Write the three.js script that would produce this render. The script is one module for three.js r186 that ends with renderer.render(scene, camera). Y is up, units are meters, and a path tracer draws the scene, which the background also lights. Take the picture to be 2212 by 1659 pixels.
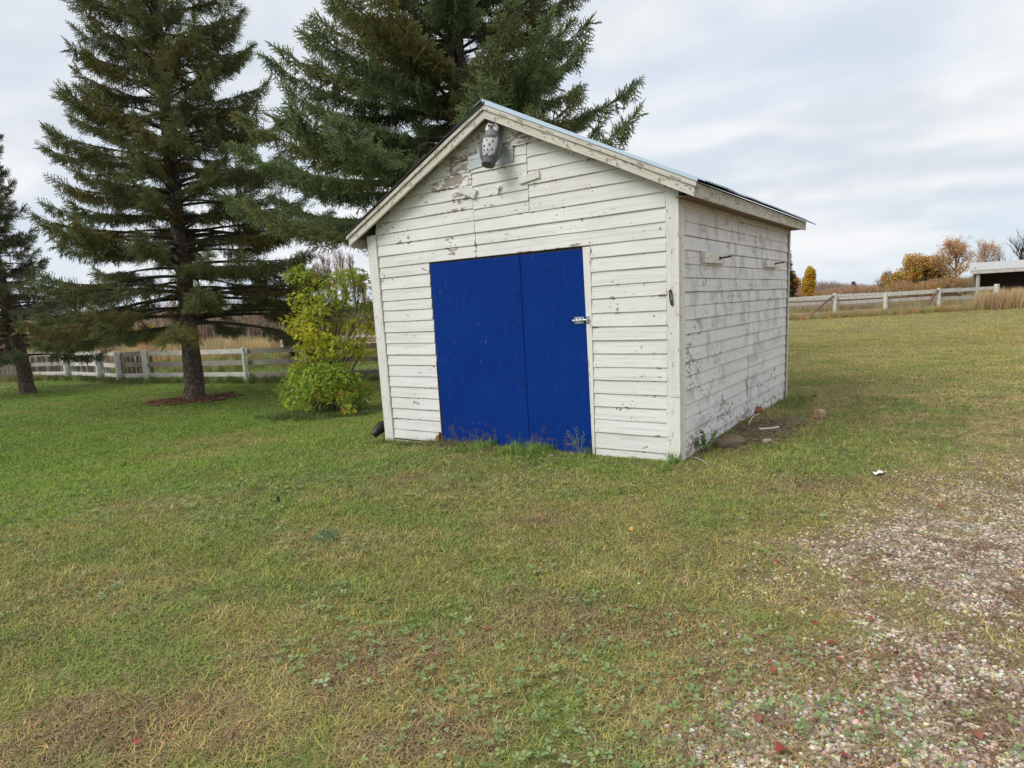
import * as THREE from 'three';
import { mergeGeometries } from 'three/addons/utils/BufferGeometryUtils.js';

// ------------------------------------------------------------------ numbers
const rng = (s) => () => { s |= 0; s = (s + 0x6d2b79f5) | 0; let t = Math.imul(s ^ (s >>> 15), 1 | s); t = (t + Math.imul(t ^ (t >>> 7), 61 | t)) ^ t; return ((t ^ (t >>> 14)) >>> 0) / 4294967296; };
const clamp = (x, a = 0, b = 1) => Math.min(b, Math.max(a, x));
const lerp = (a, b, t) => a + (b - a) * t;
const sstep = (a, b, x) => { const t = clamp((x - a) / (b - a)); return t * t * (3 - 2 * t); };
const hash = (x, y) => { let h = Math.imul(x, 374761393) + Math.imul(y, 668265263); h = Math.imul(h ^ (h >>> 13), 1274126177); return ((h ^ (h >>> 16)) >>> 0) / 4294967296; };
function vn(x, y) { const xi = Math.floor(x), yi = Math.floor(y); let fx = x - xi, fy = y - yi; fx = fx * fx * (3 - 2 * fx); fy = fy * fy * (3 - 2 * fy); const a = hash(xi, yi), b = hash(xi + 1, yi), c = hash(xi, yi + 1), d = hash(xi + 1, yi + 1); return a + (b - a) * fx + (c - a) * fy + (a - b - c + d) * fx * fy; }
function fbm(x, y, o = 4) { let s = 0, a = 0.5, n = 0; for (let i = 0; i < o; i++) { s += a * vn(x, y); n += a; a *= 0.5; x = x * 2.03 + 17.3; y = y * 2.03 + 9.1; } return s / n; }
const V = (x, y, z) => new THREE.Vector3(x, y, z);
const mix3 = (a, b, t) => [lerp(a[0], b[0], t), lerp(a[1], b[1], t), lerp(a[2], b[2], t)];

// ------------------------------------------------------------------ camera, sky, sun, exposure
const scene = new THREE.Scene();
const FOV = 60.877, PITCH = 0.117, ROLL = 0.0522, EYE = 1.5;
const camera = new THREE.PerspectiveCamera(FOV, 4 / 3, 0.1, 4000);
camera.position.set(0, EYE, 0);
camera.rotation.set(-PITCH, 0, -ROLL, 'YXZ');
camera.updateMatrixWorld();

const renderer = new THREE.WebGLRenderer({ antialias: true });
renderer.toneMapping = THREE.LinearToneMapping;
renderer.toneMappingExposure = 1.0;
renderer.shadowMap.enabled = true;

{ // a high, thin, streaky overcast with blue showing low down
  const W = 1280, H = 640, data = new Float32Array(W * H * 4);
  for (let j = 0; j < H; j++) for (let i = 0; i < W; i++) {
    const th = ((j + 0.5) / H - 0.5) * Math.PI, ph = ((i + 0.5) / W - 0.5) * 2 * Math.PI;
    const y = Math.sin(th), x = Math.cos(ph) * Math.cos(th), z = Math.sin(ph) * Math.cos(th);
    const yy = Math.max(y, 0), k = 1 / (yy + 0.16);
    let px = x * k, pz = z * k;
    const rx = px * 0.82 + pz * 0.57, rz = -px * 0.57 + pz * 0.82;
    const wx = fbm(rx * 0.9 + 3, rz * 0.9 + 8, 4) * 1.3, wz = fbm(rx * 0.9 + 31, rz * 0.9 - 8, 4) * 1.3;
    const a = fbm(rx * 0.8 + wx + 5, rz * 1.45 + wz, 6), b = fbm(rx * 0.75 - wx + 40, rz * 1.25 + wz + 9, 5);
    const c = fbm(rx * 2.4 + wx * 2 + 11, rz * 3.1 + wz * 2 + 4, 6);
    let col = mix3([0.64, 0.725, 0.865], [0.68, 0.785, 0.885], sstep(0.35, 0.02, yy));
    const cover = clamp(sstep(0.16, 0.5, a + 0.16 * (c - 0.5)) * sstep(-0.03, 0.22, yy + (b - 0.5) * 0.3) * 0.85 + 0.34);
    const mott = fbm(rx * 5.5 + wx * 3 + 70, rz * 6.5 + wz * 3, 5); const cloud = mix3([0.70, 0.75, 0.825], [0.915, 0.92, 0.945], sstep(0.35, 0.62, b * 0.4 + c * 0.35 + mott * 0.25));
    col = mix3(col, cloud, cover);
    if (y < 0) col = mix3(col, [0.3, 0.31, 0.26], sstep(0, -0.08, y));
    const o = (j * W + i) * 4; data[o] = col[0] * 1.01; data[o + 1] = col[1] * 1.02; data[o + 2] = col[2] * 1.015; data[o + 3] = 1;
  }
  const sky = new THREE.DataTexture(data, W, H, THREE.RGBAFormat, THREE.FloatType);
  sky.mapping = THREE.EquirectangularReflectionMapping; sky.magFilter = sky.minFilter = THREE.LinearFilter; sky.needsUpdate = true;
  scene.background = sky; scene.environment = sky;
}
const sun = new THREE.DirectionalLight(new THREE.Color().setRGB(1.0, 0.965, 0.91), 2.35);
{ const az = -118 * Math.PI / 180, el = 43 * Math.PI / 180; sun.position.set(Math.sin(az) * Math.cos(el) * 60, Math.sin(el) * 60, -Math.cos(az) * Math.cos(el) * 60); }
sun.castShadow = true; sun.shadow.radius = 58; sun.shadow.mapSize.set(2048, 2048);
Object.assign(sun.shadow.camera, { left: -45, right: 45, top: 45, bottom: -45, near: 1, far: 160 });
scene.add(sun, sun.target);

// ------------------------------------------------------------------ sight lines: sizes were taken from the photograph (2212 wide)
const camX = V(1, 0, 0).applyQuaternion(camera.quaternion), camY = V(0, 1, 0).applyQuaternion(camera.quaternion), camZ = V(0, 0, -1).applyQuaternion(camera.quaternion);
function ray(px, py) { const f = 1411.7; return camZ.clone().addScaledVector(camX, (px - 1106) / f).addScaledVector(camY, -(py - 829.5) / f); }
function at(px, py, depth) { const d = ray(px, py); return d.multiplyScalar(depth / -d.z).add(camera.position); }
function groundY(x, z) {
  const a = clamp((-z - 6) * 0.1 + (-x - 0.5) * 0.08), m = 1 - sstep(-0.15, 0.2, x / (Math.max(-z, 0) + 2));
  let y = -0.5 * a * a * (3 - 2 * a) * m;
  y += 0.05 * Math.exp(-((x + 0.2) ** 2 + (z + 6.4) ** 2) / 1.2) * 0;
  const r = Math.hypot(x, z);
  y += (fbm(x * 0.35 + 7, z * 0.35 + 3, 3) - 0.5) * 0.07 * sstep(1, 4, r);
  y += (fbm(x * 2.2 + 1, z * 2.2 + 5, 3) - 0.5) * 0.035;
  y += 0.09 * Math.exp(-((x - 2.95) ** 2 / 0.35 + (z + 6.75) ** 2 / 1.4)); // soil heaped along the wall
  return y;
}
function onGround(px, py) { let h = 0, p; for (let i = 0; i < 12; i++) { const d = ray(px, py); p = d.multiplyScalar((h - EYE) / d.y).add(camera.position); h = lerp(h, groundY(p.x, p.z), 0.7); } p.y = groundY(p.x, p.z); return p; }

// ------------------------------------------------------------------ naming
const used = {};
const numbered = (n) => { used[n] = (used[n] ?? -1) + 1; return used[n] ? `${n}_${String(used[n]).padStart(3, '0')}` : n; };
function tag(o, label, category, group, kind) { const u = {}; if (label) u.label = label; if (category) u.category = category; if (group) u.group = group; if (kind) u.kind = kind; o.userData = u; return o; }
function thing(name, label, category, pos, group) { const o = new THREE.Group(); o.name = numbered(name); if (pos) o.position.copy(pos); tag(o, label, category, group); scene.add(o); return o; }
function part(name, geo, mat, parent, label) { const m = new THREE.Mesh(geo, mat); m.name = numbered(name); m.castShadow = m.receiveShadow = true; if (label) m.userData.label = label; if (parent) parent.add(m); return m; }
function top(name, geo, mat, label, category, group, pos) { const m = part(name, geo, mat, scene); if (pos) m.position.copy(pos); tag(m, label, category, group); return m; }

// ------------------------------------------------------------------ geometry collector
class MB {
  constructor() { this.p = []; this.u = []; this.c = []; this.i = []; this.colored = false; }
  v(x, y, z, u = 0, w = 0, col) { this.p.push(x, y, z); this.u.push(u, w); if (col) { this.colored = true; this.c.push(col[0], col[1], col[2]); } else this.c.push(1, 1, 1); return this.p.length / 3 - 1; }
  tri(a, b, c) { this.i.push(a, b, c); }
  quad(A, B, C, D, uv, col) { // flat
    const q = uv || [[0, 0], [1, 0], [1, 1], [0, 1]];
    const a = this.v(A.x, A.y, A.z, ...q[0], col), b = this.v(B.x, B.y, B.z, ...q[1], col), c = this.v(C.x, C.y, C.z, ...q[2], col), d = this.v(D.x, D.y, D.z, ...q[3], col);
    this.i.push(a, b, c, a, c, d);
  }
  hexa(c, uvs = 1) { // c: 8 corners, bottom ring then top ring, each anticlockwise from above; uv in metres
    const f = (A, B, C, D) => { const w = A.distanceTo(B) * uvs, h = A.distanceTo(D) * uvs, o = Math.abs(A.x * 3.1 + A.z * 1.7 + A.y); this.quad(A, B, C, D, w >= h ? [[o, 0.3 * o], [o + w, 0.3 * o], [o + w, 0.3 * o + h], [o, 0.3 * o + h]] : [[o, 0.3 * o], [o, 0.3 * o + w], [o + h, 0.3 * o + w], [o + h, 0.3 * o]]); };
    f(c[0], c[1], c[5], c[4]); f(c[1], c[2], c[6], c[5]); f(c[2], c[3], c[7], c[6]); f(c[3], c[0], c[4], c[7]); f(c[4], c[5], c[6], c[7]); f(c[3], c[2], c[1], c[0]);
  }
  box(cx, cy, cz, sx, sy, sz, m) { const c = []; for (const y of [-1, 1]) for (const [x, z] of [[-1, 1], [1, 1], [1, -1], [-1, -1]]) { const p = V(cx + x * sx / 2, cy + y * sy / 2, cz + z * sz / 2); if (m) p.applyMatrix4(m); c.push(p); } this.hexa(c); }
  beam(a, b, w, h, up = V(0, 1, 0)) { const d = b.clone().sub(a).normalize(), s = d.clone().cross(up).normalize(), t = s.clone().cross(d).normalize(), c = []; for (const y of [-1, 1]) for (const [e, k] of [[a, 1], [b, 1], [b, -1], [a, -1]]) c.push(e.clone().addScaledVector(s, k * w / 2).addScaledVector(t, y * h / 2)); this.hexa(c); }
  tube(pts, radii, sides = 6, wob = 0, r = null, cap = true) {
    const n = pts.length; let prev = null, len = 0; const up0 = V(0.31, 0.2, 0.93);
    for (let k = 0; k < n; k++) {
      const d = pts[Math.min(k + 1, n - 1)].clone().sub(pts[Math.max(k - 1, 0)]).normalize(); const s = d.clone().cross(Math.abs(d.dot(up0)) > 0.95 ? V(1, 0, 0) : up0).normalize(), t = s.clone().cross(d);
      if (k) len += pts[k].distanceTo(pts[k - 1]); const row = [];
      for (let q = 0; q <= sides; q++) { const a = q / sides * Math.PI * 2, rr = radii[k] * (1 + (wob ? wob * (vn(Math.cos(a) * 2 + 9 + k * 0.37, Math.sin(a) * 2 + k * 0.61 + 5) - 0.5) * 2 : 0)); const p = pts[k].clone().addScaledVector(s, Math.cos(a) * rr).addScaledVector(t, Math.sin(a) * rr); row.push(this.v(p.x, p.y, p.z, q / sides * Math.max(1, Math.round(radii[0] * 12)) * 0.5, len)); }
      if (prev) for (let q = 0; q < sides; q++) { this.i.push(prev[q], row[q], row[q + 1], prev[q], row[q + 1], prev[q + 1]); }
      prev = row;
      if (cap && (k === n - 1 || k === 0)) { const c = this.v(pts[k].x, pts[k].y, pts[k].z, 0.5, 0.5); for (let q = 0; q < sides; q++) k ? this.i.push(row[q], c, row[q + 1]) : this.i.push(row[q + 1], c, row[q]); }
    }
  }
  geo() { const g = new THREE.BufferGeometry(); g.setAttribute('position', new THREE.Float32BufferAttribute(this.p, 3)); g.setAttribute('uv', new THREE.Float32BufferAttribute(this.u, 2)); if (this.colored) g.setAttribute('color', new THREE.Float32BufferAttribute(this.c, 3)); g.setIndex(this.i); g.computeVertexNormals(); return g; }
}

// ------------------------------------------------------------------ textures
function tex(w, h, fn, srgb = true, wrap = true) {
  const d = new Uint8Array(w * h * 4); const enc = (x) => Math.round(255 * (srgb ? (x <= 0.0031308 ? 12.92 * x : 1.055 * Math.pow(x, 1 / 2.4) - 0.055) : x));
  for (let j = 0; j < h; j++) for (let i = 0; i < w; i++) { const c = fn((i + 0.5) / w, (j + 0.5) / h), o = (j * w + i) * 4; d[o] = enc(clamp(c[0])); d[o + 1] = enc(clamp(c[1])); d[o + 2] = enc(clamp(c[2])); d[o + 3] = 255; }
  const t = new THREE.DataTexture(d, w, h); t.magFilter = THREE.LinearFilter; t.minFilter = THREE.LinearMipmapLinearFilter; t.generateMipmaps = true; if (wrap) t.wrapS = t.wrapT = THREE.RepeatWrapping; if (srgb) t.colorSpace = THREE.SRGBColorSpace; t.needsUpdate = true; return t;
}
const wrapn = (f, x, y, px, py) => { // noise that tiles over a unit square
  const a = f(x * px, y * py), sx = sstep(0.8, 1, x), sy = sstep(0.8, 1, y); if (!sx && !sy) return a;
  const b = sx ? f((x - 1) * px, y * py) : 0, c = sy ? f(x * px, (y - 1) * py) : 0, d = sx && sy ? f((x - 1) * px, (y - 1) * py) : 0; return lerp(lerp(a, b, sx), lerp(c, d, sx), sy); };
// wall paint: laid out in metres on its wall, so that peeling and nails stand where they stand
const FL = [-0.04, 0.078, 0.215, 0.341, 0.48, 0.61, 0.739, 0.875, 0.999, 1.135, 1.269, 1.397, 1.527, 1.643, 1.776, 1.915, 2.035];
const FR = [-0.09, 0.066, 0.228, 0.357, 0.488, 0.618, 0.751, 0.874, 1.005, 1.134, 1.263, 1.394, 1.53, 1.651, 1.783, 1.914, 2.035];
const FH = [2.035, 2.165, 2.288, 2.415];
const GL = [2.415, 2.538, 2.654, 2.778, 2.909, 3.03, 3.15], GM = [2.415, 2.524, 2.634, 2.759, 2.883, 2.965, 3.06], GR = [2.415, 2.55, 2.675, 2.8, 2.93, 3.06];
const GT = [3.06, 3.19, 3.36];
const SL = [-0.03, 0.106, 0.242, 0.377, 0.511, 0.643, 0.775, 0.906, 1.036, 1.165, 1.293, 1.42, 1.546, 1.671, 1.796, 1.919, 2.042, 2.163, 2.284, 2.42];
function lineDist(list, h) { let d = 9; for (const l of list) d = Math.min(d, Math.abs(h - l)); return d; }
const bare = (u, h) => { const g = fbm(u * 4, h * 130, 3), k = fbm(u * 30, h * 60, 2); return mix3([0.17, 0.135, 0.11], [0.36, 0.31, 0.26], g * 0.7 + k * 0.3); };
const peelZones = [[2.43, 2.84, 0.24, 0.06, 1.0], [2.62, 2.80, 0.2, 0.03, 0.7], [2.33, 2.70, 0.12, 0.05, 0.75], [2.36, 2.63, 0.16, 0.025, 0.6], [2.40, 2.55, 0.14, 0.02, 0.55], [1.72, 3.21, 0.14, 0.05, 0.55], [1.50, 3.13, 0.26, 0.07, 0.62], [2.24, 3.06, 0.26, 0.05, 0.6], [2.32, 2.95, 0.2, 0.06, 0.55], [1.98, 3.24, 0.14, 0.08, 0.5], [2.45, 3.0, 0.12, 0.05, 0.6], [2.2, 2.12, 0.02, 0.1, 0.8], [0.98, 2.055, 0.07, 0.012, 1], [0.845, 2.0, 0.02, 0.06, 0.9], [1.45, 2.045, 0.3, 0.008, 0.6], [2.95, 1.97, 0.07, 0.02, 0.7], [2.92, -0.01, 0.06, 0.06, 1.0], [3.2, 2.35, 0.3, 0.12, 0.32], [2.55, 2.25, 0.12, 0.05, 0.45], [2.5, 2.13, 0.06, 0.04, 0.5], [0.12, 1.53, 0.1, 0.012, 0.8], [0.8, 1.27, 0.05, 0.012, 0.8], [0.82, 1.92, 0.06, 0.05, 0.5], [0.2, 0.235, 0.06, 0.014, 0.9]];
const frontTex = tex(1600, 1520, (s, t) => {
  const u = s * 4 - 0.1, h = t * 3.8 - 0.2;
  const lines = h > 2.415 ? (u > 2.2 ? GL : u > 1.505 ? GM : GR) : h > 2.035 ? FH : u > 2 ? FL : FR;
  let c = mix3([0.70, 0.70, 0.685], [0.785, 0.78, 0.765], fbm(u * 1.7 + 3, h * 2.6, 4));
  let bi = 0; for (const l of lines) if (h > l) bi++;
  const tone = 0.965 + 0.06 * hash(bi * 7 + (u > 2 ? 3 : 1), 5 + lines.length); c = c.map((x) => x * tone);
  const streak = fbm(u * 2.2 + bi * 13, h * 85, 3); c = c.map((x) => x * (1 - 0.16 * sstep(0.5, 0.8, streak)));
  c = mix3(c, [0.55, 0.52, 0.43], 0.20 * sstep(0.5, 0.75, fbm(u * 3 + 9, h * 5 + 2, 4)) + (h > 2.45 ? 0.12 : 0));
  let z = 0; for (const [zu, zh, ru, rh, st] of peelZones) { const d = ((u - zu) / ru) ** 2 + ((h - zh) / rh) ** 2; if (d < 2.2) z = Math.max(z, st * (1.15 - d * 0.55)); }
  const dl = lineDist(lines, h), edge = Math.exp(-dl / 0.008);
  const chip = fbm(u * 26 + 5, h * 48, 3) * 0.6 + fbm(u * 5 + 40, h * 9, 3) * 0.4;
  const crack = vn(u * 9 + bi * 5, h * 260) > 0.86 && fbm(u * 2.4 + 7, h * 6 + bi, 2) > 0.57 ? 0.42 : 0;
  const wear = sstep(0.725, 0.755, chip + edge * 0.085 + z * 0.33);
  if (crack) c = mix3(c, [0.36, 0.33, 0.28], crack * (0.5 + 0.5 * vn(u * 40, h * 30)));
  c = mix3(c, bare(u, h), wear * 0.92);
  if (z > 0.3 && h < 0.15 && u > 2.8) c = mix3(c, mix3([0.23, 0.085, 0.03], [0.34, 0.15, 0.06], vn(u * 50, h * 90)), sstep(0.3, 0.7, z + fbm(u * 40, h * 40, 2) * 0.4 - 0.2));
  // nail heads: a few rust specks on the stud lines
  const su = Math.round(u / 0.41) * 0.41, nh = lines.reduce((b, l) => Math.abs(h - l - 0.03) < Math.abs(h - b - 0.03) ? l : b, 9);
  if (hash(Math.round(su * 100), Math.round(nh * 1000)) > 0.35 && Math.hypot(u - su - 0.012 * (hash(bi, 3) - 0.5), h - nh - 0.03) < 0.0042) c = [0.16, 0.09, 0.06];
  const sp = vn(u * 90 + 3, h * 110 + 7); if (sp > 0.955 && vn(u * 4, h * 4 + 3) > 0.5) c = mix3(c, [0.3, 0.26, 0.22], 0.6);
  return c;
}, true, false);
const sideTex = tex(1800, 1024, (s, t) => {
  const v = s * 4.6 - 0.1, h = t * 2.7 - 0.2; let bi = 0; for (const l of SL) if (h > l) bi++;
  let c = mix3([0.71, 0.695, 0.695], [0.845, 0.83, 0.825], fbm(v * 1.3 + 13, h * 2 + 4, 4));
  const tone = 0.95 + 0.08 * hash(bi * 3 + (v > 2.2 ? 1 : 0), 77); c = c.map((x) => x * tone);
  c = mix3(c, [0.45, 0.45, 0.475], 0.6 * sstep(0.47, 0.66, fbm(v * 9 + 3, h * 8 + 8, 4)) * sstep(0.3, 0.62, fbm(v * 1.2, h * 1.6 + 23, 2)));
  const drip = fbm(v * 24, h * 4 + bi * 3, 3); c = c.map((x) => x * (1 - 0.09 * sstep(0.5, 0.85, drip)));
  const streak = fbm(v * 2 + bi * 9, h * 90, 3); c = c.map((x) => x * (1 - 0.12 * sstep(0.5, 0.8, streak)));
  const dl = lineDist(SL, h), edge = Math.exp(-dl / 0.007);
  let z = 0; for (const [zv, zh, ru, rh, st] of [[0.35, 1.63, 0.3, 0.04, 0.55], [1.4, 1.5, 0.7, 0.02, 0.5], [2.2, 0.85, 0.06, 0.6, 0.5], [0.5, 0.8, 0.3, 0.2, 0.35], [0.3, 0.12, 0.4, 0.12, 0.9], [1.2, 0.25, 0.7, 0.2, 0.72], [0.6, 1.25, 0.5, 0.06, 0.6], [1.6, 0.95, 0.5, 0.08, 0.55], [3.2, 1.45, 0.6, 0.05, 0.55], [2.9, 0.4, 0.6, 0.15, 0.6], [0.25, 0.9, 0.15, 0.3, 0.55], [2.2, 0.12, 0.4, 0.12, 0.9], [1.1, 0.2, 0.06, 0.03, 1.3]]) { const d = ((v - zv) / ru) ** 2 + ((h - zh) / rh) ** 2; if (d < 2.2) z = Math.max(z, st * (1.15 - d * 0.55)); }
  const chip = fbm(v * 24 + 5, h * 42, 3) * 0.62 + fbm(v * 4 + 40, h * 8, 3) * 0.38;
  c = mix3(c, bare(v, h), 0.8 * sstep(0.715, 0.77, chip + edge * 0.09 + z * 0.21));
  const rd = ((v - 2.17 - 0.03 * (vn(h * 20, 3) - 0.5)) / 0.03) ** 2 + ((h - 0.42) / 0.14) ** 2; if (rd < 1) c = mix3(c, [0.30, 0.13, 0.07], 0.85 * sstep(0.35, 0.6, fbm(v * 60, h * 45, 3) + (1 - rd) * 0.3));
  const mud = fbm(v * 16, h * 22, 4); c = mix3(c, [0.27, 0.21, 0.15], 0.75 * sstep(0.62, 0.72, mud * 0.75 + Math.max(0, 0.24 - h) * 1.3));
  return c;
}, true, false);
const grainBump = tex(1024, 512, (x, y) => { const g = wrapn((a, b) => fbm(a, b, 3), x, y, 9, 150), k = wrapn((a, b) => fbm(a, b, 3), x, y, 60, 40); const q = clamp(0.2 + g * 0.75 + (k > 0.68 ? -0.25 : 0)); return [q, q, q]; }, false);
const trimTex = tex(1024, 512, (x, y) => {
  let c = mix3([0.68, 0.675, 0.64], [0.78, 0.77, 0.735], wrapn((a, b) => fbm(a, b, 3), x, y, 6, 14));
  const g = wrapn((a, b) => fbm(a, b, 3), x, y, 8, 120); c = c.map((v) => v * (1 - 0.15 * sstep(0.5, 0.8, g)));
  const k = wrapn((a, b) => fbm(a, b, 4), x, y, 30, 55); return mix3(c, [0.3, 0.26, 0.21], 0.7 * sstep(0.72, 0.78, k + 0.08 * g));
});
const fasciaTex = tex(1024, 512, (x, y) => {
  let c = mix3([0.56, 0.53, 0.46], [0.69, 0.66, 0.585], wrapn((a, b) => fbm(a, b, 4), x, y, 7, 9));
  const g = wrapn((a, b) => fbm(a, b, 3), x, y, 7, 110); c = c.map((v) => v * (1 - 0.25 * sstep(0.45, 0.8, g)));
  const k = wrapn((a, b) => fbm(a, b, 4), x, y, 24, 60); return mix3(c, [0.24, 0.19, 0.145], 0.8 * sstep(0.685, 0.75, k + 0.12 * g));
});
const woodTex = tex(1024, 512, (x, y) => { const g = wrapn((a, b) => fbm(a, b, 4), x, y, 6, 90), k = wrapn((a, b) => fbm(a, b, 4), x, y, 12, 10); const c = mix3([0.45, 0.43, 0.40], [1, 0.98, 0.95], g); return c.map((v) => v * (0.75 + 0.4 * k)); });
const barkTex = tex(512, 512, (x, y) => { const g = wrapn((a, b) => fbm(a, b, 4), x, y, 22, 16), k = wrapn((a, b) => fbm(a, b, 4), x, y, 6, 5); return mix3(mix3([0.045, 0.03, 0.023], [0.17, 0.125, 0.10], sstep(0.3, 0.7, g)), [0.15, 0.15, 0.12], 0.35 * k); });
const barkBump = tex(512, 512, (x, y) => { const g = wrapn((a, b) => fbm(a, b, 4), x, y, 22, 16); const q = sstep(0.3, 0.7, g); return [q, q, q]; }, false);
const doorTex = tex(1024, 1024, (x, y) => {
  const u = x * 2.2, h = y * 2.2 - 0.1;
  const n = fbm(u * 3, h * 2.2, 4), s = fbm(u * 40, h * 3, 3);
  let c = mix3([0.0032, 0.026, 0.175], [0.0066, 0.041, 0.25], n * 0.5 + s * 0.5);
  const splash = fbm(u * 20, h * 26, 4); c = mix3(c, [0.085, 0.075, 0.075], 0.55 * sstep(0.56, 0.76, splash * 0.78 + Math.max(0, 0.32 - h) * 0.9));
  const fleck = vn(u * 120, h * 120); if (fleck > 0.985 && vn(u * 5, h * 4) > 0.62) c = mix3(c, [0.22, 0.30, 0.45], 0.6);
  const scr = vn(u * 60 + h * 25, h * 14); if (scr > 0.95 && vn(u * 3 + 8, h * 3) > 0.66) c = mix3(c, [0.06, 0.12, 0.30], 0.7);
  return c;
}, true, false);
const soilTex = tex(1024, 1024, (x, y) => {
  const a = wrapn((p, q) => fbm(p, q, 5), x, y, 40, 40), b = wrapn((p, q) => fbm(p, q, 3), x, y, 160, 160), w = wrapn((p, q) => vn(p + 3 * vn(q * 0.15, p * 0.1), q), x, y, 260, 50), w2 = wrapn((p, q) => vn(p, q + 3 * vn(p * 0.13, q * 0.1)), x, y, 50, 260);
  const l = 0.5 + 0.55 * a + 0.35 * (b - 0.5) + 0.35 * sstep(0.72, 0.9, w) + 0.35 * sstep(0.72, 0.9, w2); return [l * 0.72, l * 0.70, l * 0.66];
});
const std = (o) => new THREE.MeshStandardMaterial({ roughness: 0.85, side: THREE.DoubleSide, ...o });
const rgb = (r, g, b) => new THREE.Color().setRGB(r, g, b);
const M = {
  front: std({ map: frontTex, bumpMap: grainBump, bumpScale: 0.0012, roughness: 0.7 }), side: std({ map: sideTex, bumpMap: grainBump, bumpScale: 0.0014, roughness: 0.75 }),
  trim: std({ map: trimTex, bumpMap: grainBump, bumpScale: 0.001, roughness: 0.65 }), newtrim: std({ map: trimTex, color: rgb(1.08, 1.07, 1.06), roughness: 0.6 }), fascia: std({ map: fasciaTex, bumpMap: grainBump, bumpScale: 0.0015 }),
  dark: std({ color: rgb(0.035, 0.03, 0.026) }), sheath: std({ map: woodTex, color: rgb(0.14, 0.105, 0.08) }), door: new THREE.MeshPhysicalMaterial({ map: doorTex, roughness: 0.62, specularIntensity: 0.08, side: THREE.DoubleSide, bumpMap: grainBump, bumpScale: 0.0006 }),
  zinc: std({ color: rgb(0.62, 0.66, 0.70), metalness: 0.85, roughness: 0.32 }), galv: std({ map: tex(256, 256, (x, y) => { const k = wrapn((a, b) => fbm(a, b, 3), x, y, 9, 9), s = wrapn((a, b) => vn(a, b), x, y, 26, 26); const l = 0.42 + 0.2 * k + 0.12 * s; return [l * 0.92, l * 0.99, l]; }), metalness: 0.55, roughness: 0.5 }),
  roofmetal: std({ color: rgb(0.42, 0.52, 0.62), metalness: 0.5, roughness: 0.45 }), tar: std({ color: rgb(0.025, 0.024, 0.025), roughness: 0.9 }), black: std({ color: rgb(0.012, 0.012, 0.014), roughness: 0.5 }), rust: std({ color: rgb(0.09, 0.045, 0.025), roughness: 0.8, metalness: 0.3 }),
  white: std({ color: rgb(0.78, 0.77, 0.73), roughness: 0.5 }), greywood: std({ map: woodTex, color: rgb(0.45, 0.42, 0.385), bumpMap: grainBump, bumpScale: 0.003 }), palewood: std({ map: woodTex, color: rgb(0.90, 0.89, 0.86), bumpMap: grainBump, bumpScale: 0.003 }), darkwood: std({ map: woodTex, color: rgb(0.21, 0.18, 0.155), bumpMap: grainBump, bumpScale: 0.003 }), brownwood: std({ map: woodTex, color: rgb(0.26, 0.16, 0.11) }),
  bark: std({ map: barkTex, bumpMap: barkBump, bumpScale: 0.02, roughness: 0.95 }), limb: std({ color: rgb(0.055, 0.042, 0.034), roughness: 0.95 }), stem: std({ color: rgb(0.10, 0.08, 0.062) }), farbranch: std({ color: rgb(0.17, 0.13, 0.115) }),
};

// ================================================================== SETTING: the ground, one sheet to the horizon
const SA = V(1.5045, 0, -5.9062), YAW = 0.9566, SW = 3.775, SD = 4.2248, LEANU = -0.0364, LEANV = -0.0568;
const FD = V(-Math.sin(YAW), 0, -Math.cos(YAW)), SDIR = V(Math.cos(YAW), 0, -Math.sin(YAW));
function shedUV(x, z) { const dx = x - SA.x, dz = z - SA.z; return [dx * FD.x + dz * FD.z, dx * SDIR.x + dz * SDIR.z]; }
const THATCH = [[0.15, -2.98, 0.5, 0.28], [-0.7, -2.75, 0.45, 0.25], [0.55, -2.85, 0.4, 0.2], [0.1, -4.45, 0.25, 0.18], [-0.9, -5.9, 0.4, 0.3], [-1.6, -2.3, 0.4, 0.25], [-0.3, -2.15, 0.35, 0.15], [2.3, -4.9, 0.5, 0.3], [1.2, -2.5, 0.3, 0.3]];
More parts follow.
